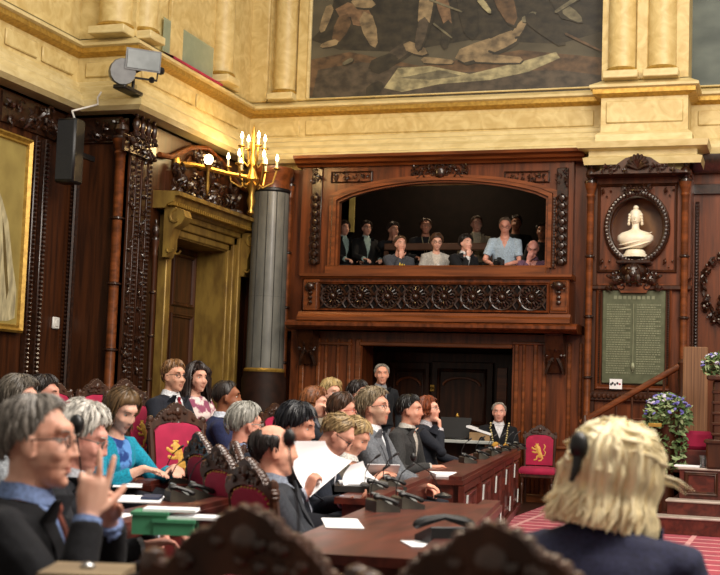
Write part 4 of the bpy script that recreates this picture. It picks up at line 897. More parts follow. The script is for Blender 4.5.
# beige desk device at the bottom left corner
p = PD(88, 566, 2.9); c = V((p.x, p.y, p.z-.03)); t = thing('desk_console', 'beige desk console with a chrome button at the bottom left edge', 'console', c)
q = MB(); q.obox(c, RH*.09, FH*.1, Z*.025); q.build('case', mat('beige_plastic', '8d7a5e', .5), t, smooth=False); q = MB(); q.ell(c+Z*.03, (.018, .018, .01), 10); q.build('chrome_button', CHROME, t)
q = MB(); q.tube([c+RH*.09, c+RH*.16+Z*.03, c+RH*.22, c+RH*.2-Z*.05], .012, 8); q.build('cord', BLACK, t)
q = MB(); b = V((c.x, c.y, 0)); q.obox(b+Z*((c.z-.025)/2), RH*.3, FH*.16, Z*((c.z-.03)/2)); tag(q.build('bench_desk', DESK, smooth=False), 'near desk at the bottom left edge under the beige console', 'desk', 'mahogany bench desks')
# ---- bust
bp = PY(635, 256, YP+.02); t = thing('marble_bust', 'white marble bust of a woman with bound hair in the oval niche', 'bust', (bp.x, YP+.02, bp.z))
sc = (zb(636, 205, YP)-zb(636, 256, YP)); c0 = V((bp.x, YP+.02, bp.z)); u = sc/.62
q = MB(); q.lathe(c0-Z*.02, [(.15*u, 0), (.15*u, .03*u), (.125*u, .045*u), (.12*u, .07*u), (.1*u, .09*u)], 24); q.build('socle', MARBLEW, t)
q = MB(); cz = c0+Z*.09*u
def rr(cx, cy, z, rx, ry, n=20): return [cz+V((cx+rx*math.cos(2*PI*k/n), cy+ry*math.sin(2*PI*k/n), z))*1 for k in range(n)]
q.rings([rr(0, 0, z*u, a*u, b*u) for z, a, b in ((0, .07, .06), (.02, .11, .08), (.05, .17, .1), (.1, .215, .12), (.15, .215, .115), (.19, .17, .095), (.215, .09, .07), (.235, .05, .052), (.27, .043, .047), (.31, .045, .05))])
hc_ = cz+Z*.375*u
q.ell(hc_, (.066*u, .08*u, .09*u), 18); q.ell(hc_+V((0, -.02, -.035))*u, (.05*u, .06*u, .055*u), 14); q.ell(hc_+V((0, -.08, -.01))*u, (.011*u, .018*u, .024*u), 8); q.ell(hc_+V((0, -.075, -.05))*u, (.02*u, .012*u, .01*u), 8)
q.build('figure', MARBLEW, t)
q = MB(); q.ell(hc_+V((0, .02, .045))*u, (.075*u, .085*u, .065*u), 16); q.ell(hc_+V((0, .02, .125))*u, (.035*u, .04*u, .03*u), 12)
for s in (-1, 1):
    for k in range(4): q.ell(hc_+V((s*(.07+.003*k), -.01, .03-.035*k))*u, (.02*u, .03*u, .024*u), 8)
q.build('hair', MARBLEW, t)
q = MB()
for k in range(3): q.tube([cz+V((math.cos(a)*.195, math.sin(a)*.106, .15-.05*k+.05*math.cos(a)-.03*math.sin(-a)))*u for a in [-PI+PI*j/12 for j in range(13)]], [.003*u+.009*u*math.sin(PI*j/12) for j in range(13)], 6)
q.build('drapery', MARBLEW, t)
# ---- right: rail, rostrum, flowers
YR = 16.55
t = thing('stair_rail', 'slanting mahogany handrail climbing right below the plaque', 'handrail', PY(585, 419, YR))
q = MB(); a, b = PY(585, 420, YR), PY(680, 366, YR); q.tube([a-V((.05, 0, .04)), a, b, b+V((.06, 0, .0))], .04, 8, flat=.8); q.build('rail', WOODH, t)
q = MB(); q.lathe((b.x+.03, YR, 0), [(.06, 0), (.06, b.z-.35), (.04, b.z-.3), (.055, b.z-.1), (.05, b.z), (.06, b.z+.04), (.02, b.z+.09)], 12); q.build('newel_post', WOODD, t)
q = MB(); q.lathe((a.x, YR, 0), [(.06, 0), (.06, a.z-.2), (.04, a.z-.15), (.055, a.z-.02), (.02, a.z+.06)], 12); q.build('newel_post', WOODD, t)
for k in range(1, 6):
    p = a.lerp(b, k/6); q = MB(); q.lathe((p.x, YR, .3+.12*k), [(.02, 0), (.03, .1), (.015, .2), (.015, p.z-.35-.12*k)], 8); q.build('baluster', WOODD, t)
m = MB(); x0, x1 = a.x-.1, b.x+1.6
for k in range(5): m.box((x0+.1+k*.24, YR-.4, 0), (x1, YR+.3, .13*(k+1)))
tag(m.build('staircase', WOODD, smooth=False), 'dark wooden steps rising right behind the handrail', 'stairs')
m = MB(); p0, p1 = PY(682, 432, 15.9), PY(708, 347, 15.9); m.box((p0.x, 15.9, 0), (p1.x, 15.96, p1.z), 0, .01)
t = tag(m.build('slatted_board', mat('slatted_oak', '8a6240', .5, c2='5f3f27', scale=(60, 10, 1), detail=2)), 'upright light brown slatted board behind the flower stand', 'board')
YQ = 13.6; zf = lambda py: zb(700, py, YQ)
rx0, rx1 = xb(655, 500, YQ), xb(760, 500, YQ)
t = thing('rostrum', 'mahogany rostrum with pale step edges and red bench at the right edge', 'rostrum', ((rx0+rx1)/2, YQ, 0))
za, zb_, zc_ = zb(700, 518, YQ), zb(700, 501, YQ+.25), zb(700, 468, YQ+.5)
q = MB(); q.box((rx0, YQ, 0), (rx1, YQ+2, za-.02), 0); q.box((rx0+.1, YQ+.25, za), (rx1, YQ+2, zb_-.02)); q.box((rx0+.2, YQ+.5, zb_), (rx1, YQ+2, zc_-.03)); q.build('stepped_body', DESK, t, smooth=False)
for x, y, z in ((rx0, YQ, za), (rx0+.1, YQ+.25, zb_), (rx0+.2, YQ+.5, zc_)):
    q = MB(); q.box((x-.02, y-.02, z-.025), (rx1, y+.3, z), 0, .008); q.build('step_edge', mat('pale_edge', 'b9aca0', .4), t)
q = MB()
for k in range(3): c = V((rx0+.42+k*.42, YQ+.5, (zb_+zc_)/2)); frame_rect(q, c, X_, Z, NB, .34, (zc_-zb_)*.75, .04, .025)
q.build('panel_moulding', WOODD, t)
x0, x1 = xb(680, 440, YQ+1.0), xb(713, 440, YQ+1.0); z0, z1 = zb(697, 450, YQ+1), zb(697, 431, YQ+1)
q = MB(); q.box((x0, YQ+1, z0), (x1, YQ+1.12, z1), 0, .04); q.build('red_cushion', RED, t); q = MB(); q.box((x0-.05, YQ+1.13, zc_), (x1+.4, YQ+1.2, z1-.03)); q.box((x0-.02, YQ+.95, zc_), (x1, YQ+1.13, z0), 0, .01); q.build('bench_back', DESK, t, smooth=False)
x0, x1 = xb(706, 440, YQ+.45), xb(745, 440, YQ+.45); 
q = MB(); zt_ = zb(713, 380, YQ+.45); q.box((x0, YQ+.45, zc_), (x1, YQ+.9, zc_+.28), 0, .02); q.box((x0+.06, YQ+.5, zc_+.28), (x1, YQ+.85, zt_), 0, .02); q.box((x0-.02, YQ+.42, zc_+.26), (x1, YQ+.9, zc_+.3), 0, .01); q.box((x0, YQ+.44, zt_), (x1, YQ+.9, zt_+.05), 0, .01)
for k in range(5): q.box((x0+.05, YQ+.485, zc_+.34+k*.11), (x1, YQ+.5, zc_+.37+k*.11), 0, .006)
q.build('corner_pillar', WOODD, t)
gp = PY(703, 465, YQ+.55); gp.z = zc_; t = thing('drinking_glass', 'small clear drinking glass on the rostrum ledge', 'glass', gp); q = MB(); q.lathe(gp, [(.028, 0), (.036, .13), (.033, .13), (.026, .012), (.001, .012)], 14); q.build('tumbler', mat('clear_glass', 'dfe6e6', .05, trans=.9), t)
gq = PY(690, 467, YQ+.55); q = MB(); q.box((gq.x-.16, YQ+.5, zc_), (gq.x+.1, YQ+.7, zc_+.02), 0, .004); tag(q.build('paper_sheet', PAPER), 'white papers beside the glass on the rostrum ledge', 'paper')
LEAF = mat('leaf_green', '627a48', .6, c2='40592f', scale=(14, 14, 14)); LEAF2 = mat('leaf_pale', 'a3b184', .6, c2='71854f', scale=(14, 14, 14))
BLOS = [mat('violet_petal', '7d78c4', .7), mat('pale_petal', 'd8d4ea', .7), mat('indigo_petal', '544f9c', .7)]
def flowers(c, rx, rzz, drop, n, nb, label, seed, stand=None):
    t = thing('flower_arrangement', label, 'flowers', V((c.x, c.y, stand[0] if stand else c.z-rzz)))
    r = random.Random(seed); q = MB()
    for k in range(n):
        a, e = r.uniform(0, 2*PI), r.uniform(-.5, 1.5); d = V((math.cos(a)*math.cos(e), math.sin(a)*math.cos(e), math.sin(e))); s = r.uniform(.7, 1.05); p = c+V((d.x*rx*s, d.y*rx*s, d.z*rzz*s))
        if r.random() < drop[0]: p = c+V((r.uniform(-rx, rx)*.85, r.uniform(-.8, .3)*rx, -r.uniform(0, drop[1])))
        w = V((r.uniform(-1, 1), r.uniform(-1, 1), r.uniform(-.6, .8))).normalized(); L_ = r.uniform(.03, .055); sd_ = w.orthogonal().normalized()
        q.add([p-w*L_, p+sd_*L_*.45, p+w*L_, p-sd_*L_*.45, p+w.cross(sd_)*L_*.15], [(0, 1, 4), (1, 2, 4), (2, 3, 4), (3, 0, 4)], 0 if r.random() < .6 else 1)
    tag(q.build('foliage', [LEAF, LEAF2], t), kind=None)
    base = []
    for mi in range(3):
        b = MB()
        for k in range(6): a = 2*PI*k/6; b.ell((math.cos(a)*.014, math.sin(a)*.014, 0), (.014, .014, .01), 5)
        b.ell((0, 0, .006), .008, 5); base.append(b)
    meshes = []
    for k in range(nb):
        a, e = r.uniform(0, 2*PI), r.uniform(.0, 1.5); p = c+V((math.cos(a)*math.cos(e)*rx, math.sin(a)*math.cos(e)*rx, math.sin(e)*rzz))*1.02; i = r.choice((0, 0, 0, 1, 2))
        if len(meshes) < 3:
            i = len(meshes); o = base[i].build('blossom', BLOS[i], t); o.location = p-ORG[t.name]; o.data.transform(Matrix.Translation(ORG[t.name])); meshes.append(o)
        else: o = meshes[i].copy(); COL.objects.link(o); o.parent = t; o.location = p-ORG[t.name]
        o.rotation_euler = (r.uniform(-.8, .8), r.uniform(-.8, .8), 0); o.scale = (r.uniform(.7, 1.15),)*3
    return t
c = PD(667, 415, 14.2); t = flowers(c, .26, .22, (.45, .6), 1000, 80, 'trailing violet flowers and ivy on a tall stand right of the blonde head', 5, (c.z-.62,))
q = MB(); q.lathe((c.x, c.y, 0), [(.16, 0), (.16, .04), (.1, .08), (.07, c.z-.5), (.1, c.z-.4), (.14, c.z-.15), (.15, c.z-.02)], 20); st = thing('flower_stand', 'turned wooden stand under the trailing violet flowers', 'stand', (c.x, c.y, 0)); q.build('turned_pedestal', WOODD, st)
q = MB(); p = PD(655, 425, 13.92); q.box((p.x-.07, p.y-.01, p.z-.02), (p.x+.07, p.y+.02, p.z+.02), 0, .004); q.tube([p+V((0, .02, 0)), V((c.x, c.y, p.z))], .008, 5); q.build('name_plate', GILT, st)
c = PD(716, 366, 14.3); c.z = max(c.z, zt_+.14); flowers(c, .15, .13, (.25, .12), 240, 34, 'smaller bunch of violet flowers on the pillar at the right edge', 8, (zt_+.05,))
# ================================================================== PEOPLE
DG = bpy.context.evaluated_depsgraph_get
def remesh(mb, voxel, smooth=3, fac=.5):
    me = bpy.data.meshes.new('tmp'); me.from_pydata([tuple(v) for v in mb.v], [], mb.f)
    import bmesh
    bm = bmesh.new(); bm.from_mesh(me); bmesh.ops.recalc_face_normals(bm, faces=bm.faces); bm.to_mesh(me); bm.free()
    o = bpy.data.objects.new('tmp', me); COL.objects.link(o)
    r = o.modifiers.new('r', 'REMESH'); r.mode = 'VOXEL'; r.voxel_size = voxel; r.adaptivity = 0
    if smooth: s = o.modifiers.new('s', 'SMOOTH'); s.factor = fac; s.iterations = smooth
    bpy.context.view_layer.update()
    ev = o.evaluated_get(DG()); out = bpy.data.meshes.new_from_object(ev); bpy.data.objects.remove(o); bpy.data.meshes.remove(me)
    return out
def skin(c):
    if c[0] in 'cd': c = ''.join('%02x' % min(255, int(int(c[j:j+2], 16)*k)) for j, k in ((0, 1.05), (2, 1.06), (4, 1.1)))
    return mat('skin_'+c, c, .5, c2=''.join('%02x' % int(int(c[j:j+2], 16)*k) for j, k in ((0, .93), (2, .86), (4, .84))), scale=(18, 18, 18), spec=.35)
def cloth(c, c2=None, s=90): return mat('cloth_'+c+(c2 or ''), c, .85, c2=c2 or ''.join('%02x' % int(int(c[j:j+2], 16)*.78) for j in (0, 2, 4)), scale=(s, s, s) if not c2 else (14, 14, 14), bump=.15, bscale=40, sheen=.03, spec=.25, lo=.45 if c2 else .35, hi=.55 if c2 else .65)
def hairm(c): return mat('hair_'+c, c, .42, c2=''.join('%02x' % int(int(c[j:j+2], 16)*(.84 if c == 'fff0c4' else .6)) for j in (0, 2, 4)), scale=(60, 60, 14), spec=.4)
LIP = {}
# head primitives in head space (y forward): centre, radii
def head_blobs(f=1.0, jaw=1.0):
    return [((0, -.014, .035), (.076, .094, .088)), ((0, .022, -.02), (.066, .074, .082)), ((0, .034, -.068), (.05*jaw, .05, .046)), ((0, .066, -.095), (.022*jaw, .02, .018)),
            ((0, .062, .045), (.052, .03, .026)), ((.038, .058, -.022), (.024, .026, .022)), ((-.038, .058, -.022), (.024, .026, .022)),
            ((0, .081, -.058), (.02, .013, .0055)), ((0, .081, -.068), (.018, .013, .006)),
            ((0, .09, .012), (.0085, .014, .024)), ((0, .095, -.012), (.009, .015, .021)), ((0, .103, -.022), (.0115, .011, .0095)), ((.011, .095, -.026), (.008, .011, .0075)), ((-.011, .095, -.026), (.008, .011, .0075))]
def rad(d, blobs, o):   # exit distance of ray from o along d for the union
    best = .05
    for c, r in blobs[:6]:
        p = [(o[i]-c[i])/r[i] for i in range(3)]; q = [d[i]/r[i] for i in range(3)]
        a = sum(x*x for x in q); b = sum(x*y for x, y in zip(p, q)); cc_ = sum(x*x for x in p)-1; D = b*b-a*cc_
        if D > 0: best = max(best, (-b+math.sqrt(D))/a)
    return best
def two_bone(S_, W, l1, l2, pole):
    v = W-S_; L_ = v.length
    if L_ > (l1+l2)*.985: W = S_+v.normalized()*(l1+l2)*.985; v = W-S_; L_ = v.length
    d = v.normalized(); a = (l1*l1-l2*l2+L_*L_)/(2*L_); h = math.sqrt(max(0, l1*l1-a*a)); p = V(pole)-d*V(pole).dot(d); p.normalize()
    return S_+d*a+p*h, W
def hand(mb, W, d, n, curl=.5, spread=.12, k=1.0, thumb=1, fingers=None, tcurl=.3):
    """palm from wrist W along d, palm faces n; thumb on side +1/-1 of d x n"""
    d = V(d).normalized(); n = V(n); n = (n-d*n.dot(d)).normalized(); s = d.cross(n)*thumb
    ra = []
    for t, w, h in ((-.01, .024, .02), (.02, .033, .019), (.055, .042, .0165), (.085, .041, .014), (.098, .035, .009)):
        c = W+d*t*k; ra.append([c+s*(math.cos(2*PI*j/10)*w*k)+n*(math.sin(2*PI*j/10)*h*k) for j in range(10)])
    mb.rings(ra)
    for i, (off, L_, r_) in enumerate(((.031, .074, .0092), (.0105, .083, .0095), (-.0105, .077, .009), (-.031, .06, .0082))):
        c_ = fingers[i] if fingers else curl*(1+.12*i); sp = spread*(1.2-.8*i) if not isinstance(spread, (list, tuple)) else spread[i]
        p = W+d*.085*k+s*off*k; pts = [p-d*.02*k, p]; dd = (d*math.cos(sp)+s*math.sin(sp)).normalized(); ax = dd.cross(n)
        for seg, w in ((.46, .75), (.31, 1.0), (.23, .7)):
            dd = Matrix.Rotation(c_*w, 3, ax) @ dd; pts.append(pts[-1]+dd*L_*seg*k)
        mb.tube(pts, [r_*k*x for x in (1, 1.05, 1.0, .92, .8)], 8, round_=True)
    p = W+d*.022*k+s*.022*k; dd = (d*.62+s*.75+n*.35).normalized(); pts = [p, p+dd*.036*k]
    for q in (.032, .026): dd = (dd+d*tcurl+n*.25*tcurl-s*.25*tcurl).normalized(); pts.append(pts[-1]+dd*q*k)
    mb.tube(pts, [.0145*k, .0125*k, .011*k, .009*k], 8, round_=True)
def hair_mesh(style, blobs, R, Hc, seed, k=1.0):
    """shell over the skull + tapered tufts; returns MB in body space"""
    r = random.Random(seed); o = (0, -.012, .03); q = MB(); st = dict(front=40, temple=22, side=-6, nape=-42, top=.02, sides=.012, back=.016, long=0, bald=None, wave=.15, vol=0, sweep=.0, tufts=110, part=None, flare=.0, tr=.0045, face=58)
    st.update(style); NA = 48
    def thr(az):   # az deg 0 front..180 back (abs)
        pts = [(0, st['front']), (35, st['front']-3), (58, st['temple']), (76, st['side']+10), (88, st['side']), (104, -4 if not st['long'] else st['side']), (122, -26), (150, st['nape']), (180, st['nape'])]
        for (a0, v0), (a1, v1) in zip(pts, pts[1:]):
            if a0 <= az <= a1: return v0+(v1-v0)*(az-a0)/(a1-a0)
        return st['nape']
    def thick(az, el):
        t = st['sides']*.9; b = max(0, min(1, (abs(az)-90)/60)); tp = max(0, min(1, (el-15)/40)); t = t+(st['back']-t)*b; t = t+(st['top']-t)*tp
        if st['long']: t += st['vol']*max(0, min(1, (40-el)/52))
        return t
    def P(az, el, extra=0):
        a, e = math.radians(az), math.radians(el); d = (math.sin(a)*math.cos(e), math.cos(a)*math.cos(e), math.sin(e)); rr = rad(d, blobs, o)
        nz = noise.noise(V((az*.055*2.2+seed*3.1, el*.018, seed)))*st['wave']; t = thick(az, el)
        rr += t*(1+nz*2)+extra+.003
        return V((o[0]+d[0]*rr, o[1]+d[1]*rr, o[2]+d[2]*rr))
    def bald(az, el):
        return st['bald'] is not None and el > st['bald'] and not (abs(az) > 150 and el < st['bald']+25)
    T = lambda p: Hc+R @ (p*k)
    rows = 12; outer = []; inner = []
    emax = 89
    for j in range(NA):
        az = -180+360*j/NA; lo = thr(abs(az)); hi = emax if st['bald'] is None else max(lo+4, st['bald']+ (12 if abs(az) > 140 else 0)+noise.noise(V((az*.05, seed, 1)))*5)
        if st['bald'] is not None and abs(az) < 68: hi = lo = None
        outer.append(None if lo is None else [(az, hi+(lo-hi)*i/(rows-1)) for i in range(rows)])
    vs = []; idx = {}
    def vert(p): vs.append(T(p)); return len(vs)-1
    top = vert(P(0, 90))
    grid = []
    for col in outer:
        if col is None: grid.append(None); continue
        c = []
        for i, (az, el) in enumerate(col):
            edge = min(1, (rows-1-i)/5.0)**.7
            if st['bald'] is not None: edge = min(edge, i/2.0)
            p = P(az, el); p2 = P(az, el, -thick(az, el)*.95)
            c.append((vert(p2.lerp(p, .2+.8*edge)), vert(P(az, el, -thick(az, el)-.008))))
        if st['long'] and abs(col[0][0]) > st['face']:
            az = col[0][0]; base = P(az, col[-1][1] if col[-1][1] > -22 else -22); 
            c = c[:-1] if False else c
            nr = 7; a = math.radians(az); hd = V((math.sin(a), math.cos(a), 0)); b0 = P(az, -12)
            # replace lower rows below -12 deg with a hanging fall of hair
            c2 = []
            for (i, (az_, el)), ids in zip(enumerate(col), c):
                if el > -12: c2.append(ids)
            for i in range(1, nr+1):
                f = i/nr; zz = b0.z-(st['long'])*f*(1+.08*noise.noise(V((az*.09, seed, 5)))); w = 1-.18*math.sin(min(1, f*1.2)*PI)*(1-st['flare'])+st['flare']*f*.25
                wob = .006*math.sin(az*.35+f*7+seed)*(.4+f); p = V((b0.x*w+hd.x*wob, (b0.y+.01)*w-.01+hd.y*wob, zz)); c2.append((vert(p), vert(V((p.x*.86, (p.y+.01)*.86-.01, p.z)))))
            c = c2
        grid.append(c)
    fs = []
    for j in range(NA):
        a, b = grid[j], grid[(j+1) % NA]
        if a is None or b is None:
            g = a or b
            continue
        n_ = min(len(a), len(b))
        for i in range(n_-1):
            fs.append((a[i][0], a[i+1][0], b[i+1][0], b[i][0])); fs.append((a[i][1], b[i][1], b[i+1][1], a[i+1][1]))
        if st['bald'] is None: fs.append((top, a[0][0], b[0][0]))
        for g, h in ((a, b),):
            fs.append((g[len(g)-1][0], g[len(g)-1][1], h[len(h)-1][1], h[len(h)-1][0]))
            if len(g) != len(h):
                lo_, sh = (g, h) if len(g) > len(h) else (h, g)
                for i in range(n_-1, len(lo_)-1): fs.append((lo_[i][0], lo_[i+1][0], lo_[i+1][1], lo_[i][1]))
    q.add(vs, fs)
    for _ in range(st['tufts'] if st['long'] < .12 else 0):
        az = r.uniform(-180, 180); lo = thr(abs(az)); hi = 85 if st['bald'] is None else st['bald']
        if st['bald'] is not None and abs(az) < 72: continue
        el = r.uniform(lo, hi); pts = []; sg = (1 if az > 0 else -1) if st['part'] is None else st['part']
        n_ = 6; el0 = el
        for i in range(n_):
            pts.append(T(P(az, el, .001+.004*math.sin(i/5*PI)+r.uniform(-.001, .002)))); el -= 8; az += st['sweep']*sg*10*(1 if el > 20 else .2)+r.uniform(-2, 2)
            if el < lo-6: break
        if len(pts) > 2: q.tube(pts, [st['tr']*k*(1-.75*abs(i/(len(pts)-1)*2-.8)/1.3) for i in range(len(pts))], 5)
    if st.get('gather'):
        ga, ge = st['gather']
        for _ in range(300):
            a0 = r.uniform(-175, 150) if r.random() < .5 else r.uniform(90, 185); e0 = r.uniform(15, 88); da = (ga+r.uniform(-9, 9)-a0+540) % 360-180; da = da-360 if da > 60 else da; n_ = 11; pts = []
            for j in range(n_):
                f = j/(n_-1); az = a0+da*f**1.3; el = e0+(ge-e0)*f+22*math.sin(f*PI)*(.4 if e0 < 60 else 0); pts.append(T(P(az, min(88, el), .004+.006*math.sin(f*PI)+r.uniform(0, .003))))
            q.tube(pts, [st['tr']*k*x for x in (.2, .6, .9, 1, 1.05, 1.05, 1, .9, .7, .5, .2)], 5)
    if st['long']:
        for _ in range(st['tufts']):
            az = r.uniform(st['face'], 360-st['face']); az = az if az < 180 else az-360; a = math.radians(az); b0 = P(az, -8, .002); e0 = r.uniform(35, 86); L_ = st['long']*r.uniform(.75, 1.15); pts = [T(P(az+st['sweep']*8*(1-j/4), e0+(2-e0)*j/4, .004)) for j in range(4)]
            for i in range(6):
                f = i/5; w = 1-.18*math.sin(min(1, f*1.2)*PI)*(1-st['flare'])+st['flare']*f*.25+.03; pts.append(T(V((b0.x*w+.008*math.sin(f*6+az)*f, (b0.y+.01)*w-.01+.008*math.cos(f*5+az)*f, b0.z-L_*f))))
            q.tube(pts, [st['tr']*k*x for x in (.4, .8, 1.0, 1.15, 1.25, 1.3, 1.3, 1.1, .8, .3)], 5)
    return q
FAR = V((0, -9, 0))
def person(label, eye, phi, look=0, nod=0, tilt=0, seat=.46, floor=0.0, stand=False, sk='d9a184', hair=None, hc='4a3626', top='suit', cloth_c='23262e', shirt_c='e9ebf0', tie_c=None, trouser='20222a', female=False, lean=None,
           L=None, R_=None, lh=None, rh=None, glasses=None, vox=.0105, group=None, name='person', k=1.0, cloth_c2=None, sleeve=.93, big=1.0, jaw=None, legs=True, nk=.138, seatchair=None, beard=None, brow=None, neckline=None, hw=1.0, cvox=None):
    eye = V(eye); rz = rz_of(phi); Rb = Matrix.Rotation(rz, 3, 'Z')
    sz = seat+floor; ze = eye.z-floor
    if lean is None: lean = .05
    org = V((eye.x, eye.y, floor))-Rb @ V((0, lean, 0)); E = V((0, lean, ze))
    if k == 1.0: k = .95 if female else 1.0
    jaw = jaw or (.9 if female else 1.04)
    Rh = Matrix.Rotation(math.radians(-look), 3, 'Z') @ Matrix.Rotation(math.radians(-nod), 3, 'X') @ Matrix.Rotation(math.radians(tilt), 3, 'Y')
    Hc = E-Rh @ V((0, .02, .012))*k
    hipz = (seat+.09) if not stand else .9
    sw = (.155 if female else .178)*big; N = Hc+V((0, -.03-.02*max(0, nod)/30, -nk*k)); N.y = max(N.y, -.09)
    P0 = V((0, 0, hipz)); up = (N-P0); Ls = up.length
    mid = P0.lerp(N, .5)+V((0, -.035, 0))
    def sp(t): return P0*(1-t)**2+mid*2*t*(1-t)+N*t*t
    sm = skin(sk); bm_ = MB()
    blobs = head_blobs(jaw=jaw)
    def Hd(p): return Hc+Rh @ (V(p)*k)
    for c, r_ in blobs: bm_.ell(Hd(c), [x*k for x in r_], 16, rot=Rh)
    for s in (-1, 1):   # ears
        er = Rh @ Matrix.Rotation(s*.35, 3, 'Z'); bm_.ell(Hd((s*.078, -.006, .0)), (.0085*k, .02*k, .033*k), 10, rot=er); bm_.ell(Hd((s*.075, .0, -.024)), (.009*k, .012*k, .014*k), 8, rot=er)
    for s in (-1, 1): bm_.ell(Hd((s*.032, .071, .024)), (.016*k, .01*k, .0055*k), 8, rot=Rh)
    nr = (.047 if female else .056)*k*big**.5
    bm_.tube([Hd((0, -.022, -.02)), Hd((0, -.02, -.085)), N+V((0, .0, .03)), N+V((0, 0, -.05))], [nr*.95, nr*.98, nr*1.06, nr*1.4], 14)
    def ringt(t, rx, ry, c=None, n=16):
        c = sp(t) if c is None else c; tx = V((1, 0, 0)); tz = (sp(min(1, t+.02))-sp(max(0, t-.02))).normalized(); ty = tz.cross(tx)
        return [c+tx*(math.copysign(abs(math.cos(a))**.85, math.cos(a))*rx)+ty*(math.sin(a)*ry) for a in [2*PI*j/n for j in range(n)]]
    def torso(mb, g):
        f = [(-.06, .165, .125), (.1, .178, .135), (.35, .158 if not female else .142, .118), (.6, .172 if not female else .155, .125+(.018 if female else 0)), (.78, .175 if not female else .155, .115), (.9, .135, .088), (.985, .068, .064)]
        mb.rings([ringt(t, (rx*big)+g, (ry*big)+g) for t, rx, ry in f])
    torso(bm_, -.016)
    axz = (N-mid).normalized(); Sh = {}; Wt = {}; El = {}; FD = {}
    hand_def = dict(curl=.55, spread=.08)
    for s, tgt, hp, key in ((-1, L, lh, 'L'), (1, R_, rh, 'R')):
        S_ = N-axz*.075+V((s*sw, -.005, 0)); Sh[s] = S_
        hp = dict(hp or {}); pole = hp.pop('pole', (s*.55, -.35, -.7)); d_ = hp.pop('d', None); n_ = hp.pop('n', None)
        if tgt is None: tgt = V((s*.13, .34, sz-floor+.22)) if not stand else V((s*.24, .06, .86)); d_ = d_ or ((-s*.35, .9, -.1) if not stand else (0, .1, -1)); n_ = n_ or ((0, 0, -1) if not stand else (-s, 0, 0))
        W = V(tgt) if not isinstance(tgt, str) else None
        if isinstance(tgt, str):
            if tgt == 'chin': W = Hd((s*.03, .1, -.19)); d_ = d_ or tuple(Rh @ V((-s*.15, .05, 1))); n_ = n_ or tuple(Rh @ V((0, -1, 0)))
            elif tgt == 'face': W = Hd((s*.06, .13, -.12)); d_ = d_ or tuple(Rh @ V((-s*.3, -.15, 1))); n_ = n_ or tuple(Rh @ V((0, -1, .1)))
        sc_ = .93 if female else 1.0
        e, W = two_bone(S_, W, .295*sc_*hw, .265*sc_*hw, pole); El[s] = e; Wt[s] = W
        bm_.tube([S_, S_.lerp(e, .5), e, e.lerp(W, .4), W], [.046, .042, .036, .034, .025], 10, round_=True)
        fd = V(d_).normalized() if d_ else (W-e).normalized(); FD[s] = (W-e).normalized(); nn = V(n_) if n_ else V((0, 0, -1))
        if abs(nn.normalized().dot(fd)) > .95: nn = nn+V((0, .4, .3))
        hd_ = dict(hand_def); hd_.update(hp); th = -1 if fd.cross(nn).dot(V((-s, 0, 0)) if abs(fd.x) < .8 else V((0, 0, 1))) < 0 else 1
        th = hd_.pop('thumb', th); hand(bm_, W, fd, nn, k=.95 if female else 1.03, thumb=th, **hd_)
    tr = MB(); feet = []
    if not stand:
        for s in (-1, 1):
            h, kn, an = V((s*.09, 0, hipz-.01)), V((s*.11, .43, seat+.06)), V((s*.11, .42, .09)); bm_.tube([h, kn, an], [.07, .05, .035], 10, round_=True); bm_.tube([an, an+V((0, .13, -.05))], [.035, .025], 8, round_=True); tr.tube([h+V((0, -.06, 0)), h.lerp(kn, .5), kn+V((0, .02, 0)), kn+V((0, .02, -.08)), an+V((0, 0, .03))], [.1, .088, .07, .066, .058], 12); feet.append(an)
    else:
        for s in (-1, 1):
            h, kn, an = V((s*.09, 0, hipz)), V((s*.1, .02, .49)), V((s*.1, 0, .09)); bm_.tube([h, kn, an], [.075, .05, .035], 10, round_=True); bm_.tube([an, an+V((0, .13, -.05))], [.035, .025], 8, round_=True); tr.tube([h+V((0, 0, .06)), h+V((0, 0, -.1)), kn, an+V((0, 0, .02))], [.1, .095, .068, .06], 12); feet.append(an)
    me = remesh(bm_, vox, 2)
    # sculpt eye sockets, colour lips / beard zones
    Ri = Rh.inverted(); lipm = mat('lips_'+sk, ''.join('%02x' % int(int(sk[j:j+2], 16)*f) for j, f in ((0, .93), (2, .8), (4, .8))), .45); me.materials.append(sm); me.materials.append(lipm); me.materials.append(skin(beard) if beard else sm)
    loc = []
    for v in me.vertices:
        p = v.co-Hc
        if p.length > .17: loc.append(FAR); continue
        p = Ri @ p/k; loc.append(p)
        if p.y > .02 and abs(p.z) < .14:
            for s in (-1, 1):
                d2 = ((p.x-s*.032)/.02)**2+((p.z-.016)/.014)**2
                if d2 < 3: v.co -= Rh @ V((0, .011*math.exp(-d2)*k, 0))
            if abs(p.x) < .03 and -.066 < p.z < -.0615: v.co -= Rh @ V((0, .003*k, 0))
    mi = []
    for f in me.polygons:
        m_ = 0
        if loc[f.vertices[0]] is FAR: mi.append(0); continue
        c = sum((loc[i] for i in f.vertices), V((0, 0, 0)))/len(f.vertices)
        if c.y > .082 and abs(c.x) < .023 and -.075 < c.z < -.051: m_ = 1
        elif beard and -.135 < c.z < -.036+.03*min(1, abs(c.x)/.06)+(.02 if abs(c.x) > .05 else 0) and c.y > .0 and not (c.y > .098): m_ = 2
        mi.append(m_)
    me.polygons.foreach_set('material_index', mi)
    root = link(me, name, None); root.location = org; root.rotation_euler = (0, 0, rz); tag(root, label, 'person', group)
    ORG[root.name] = V((0, 0, 0))
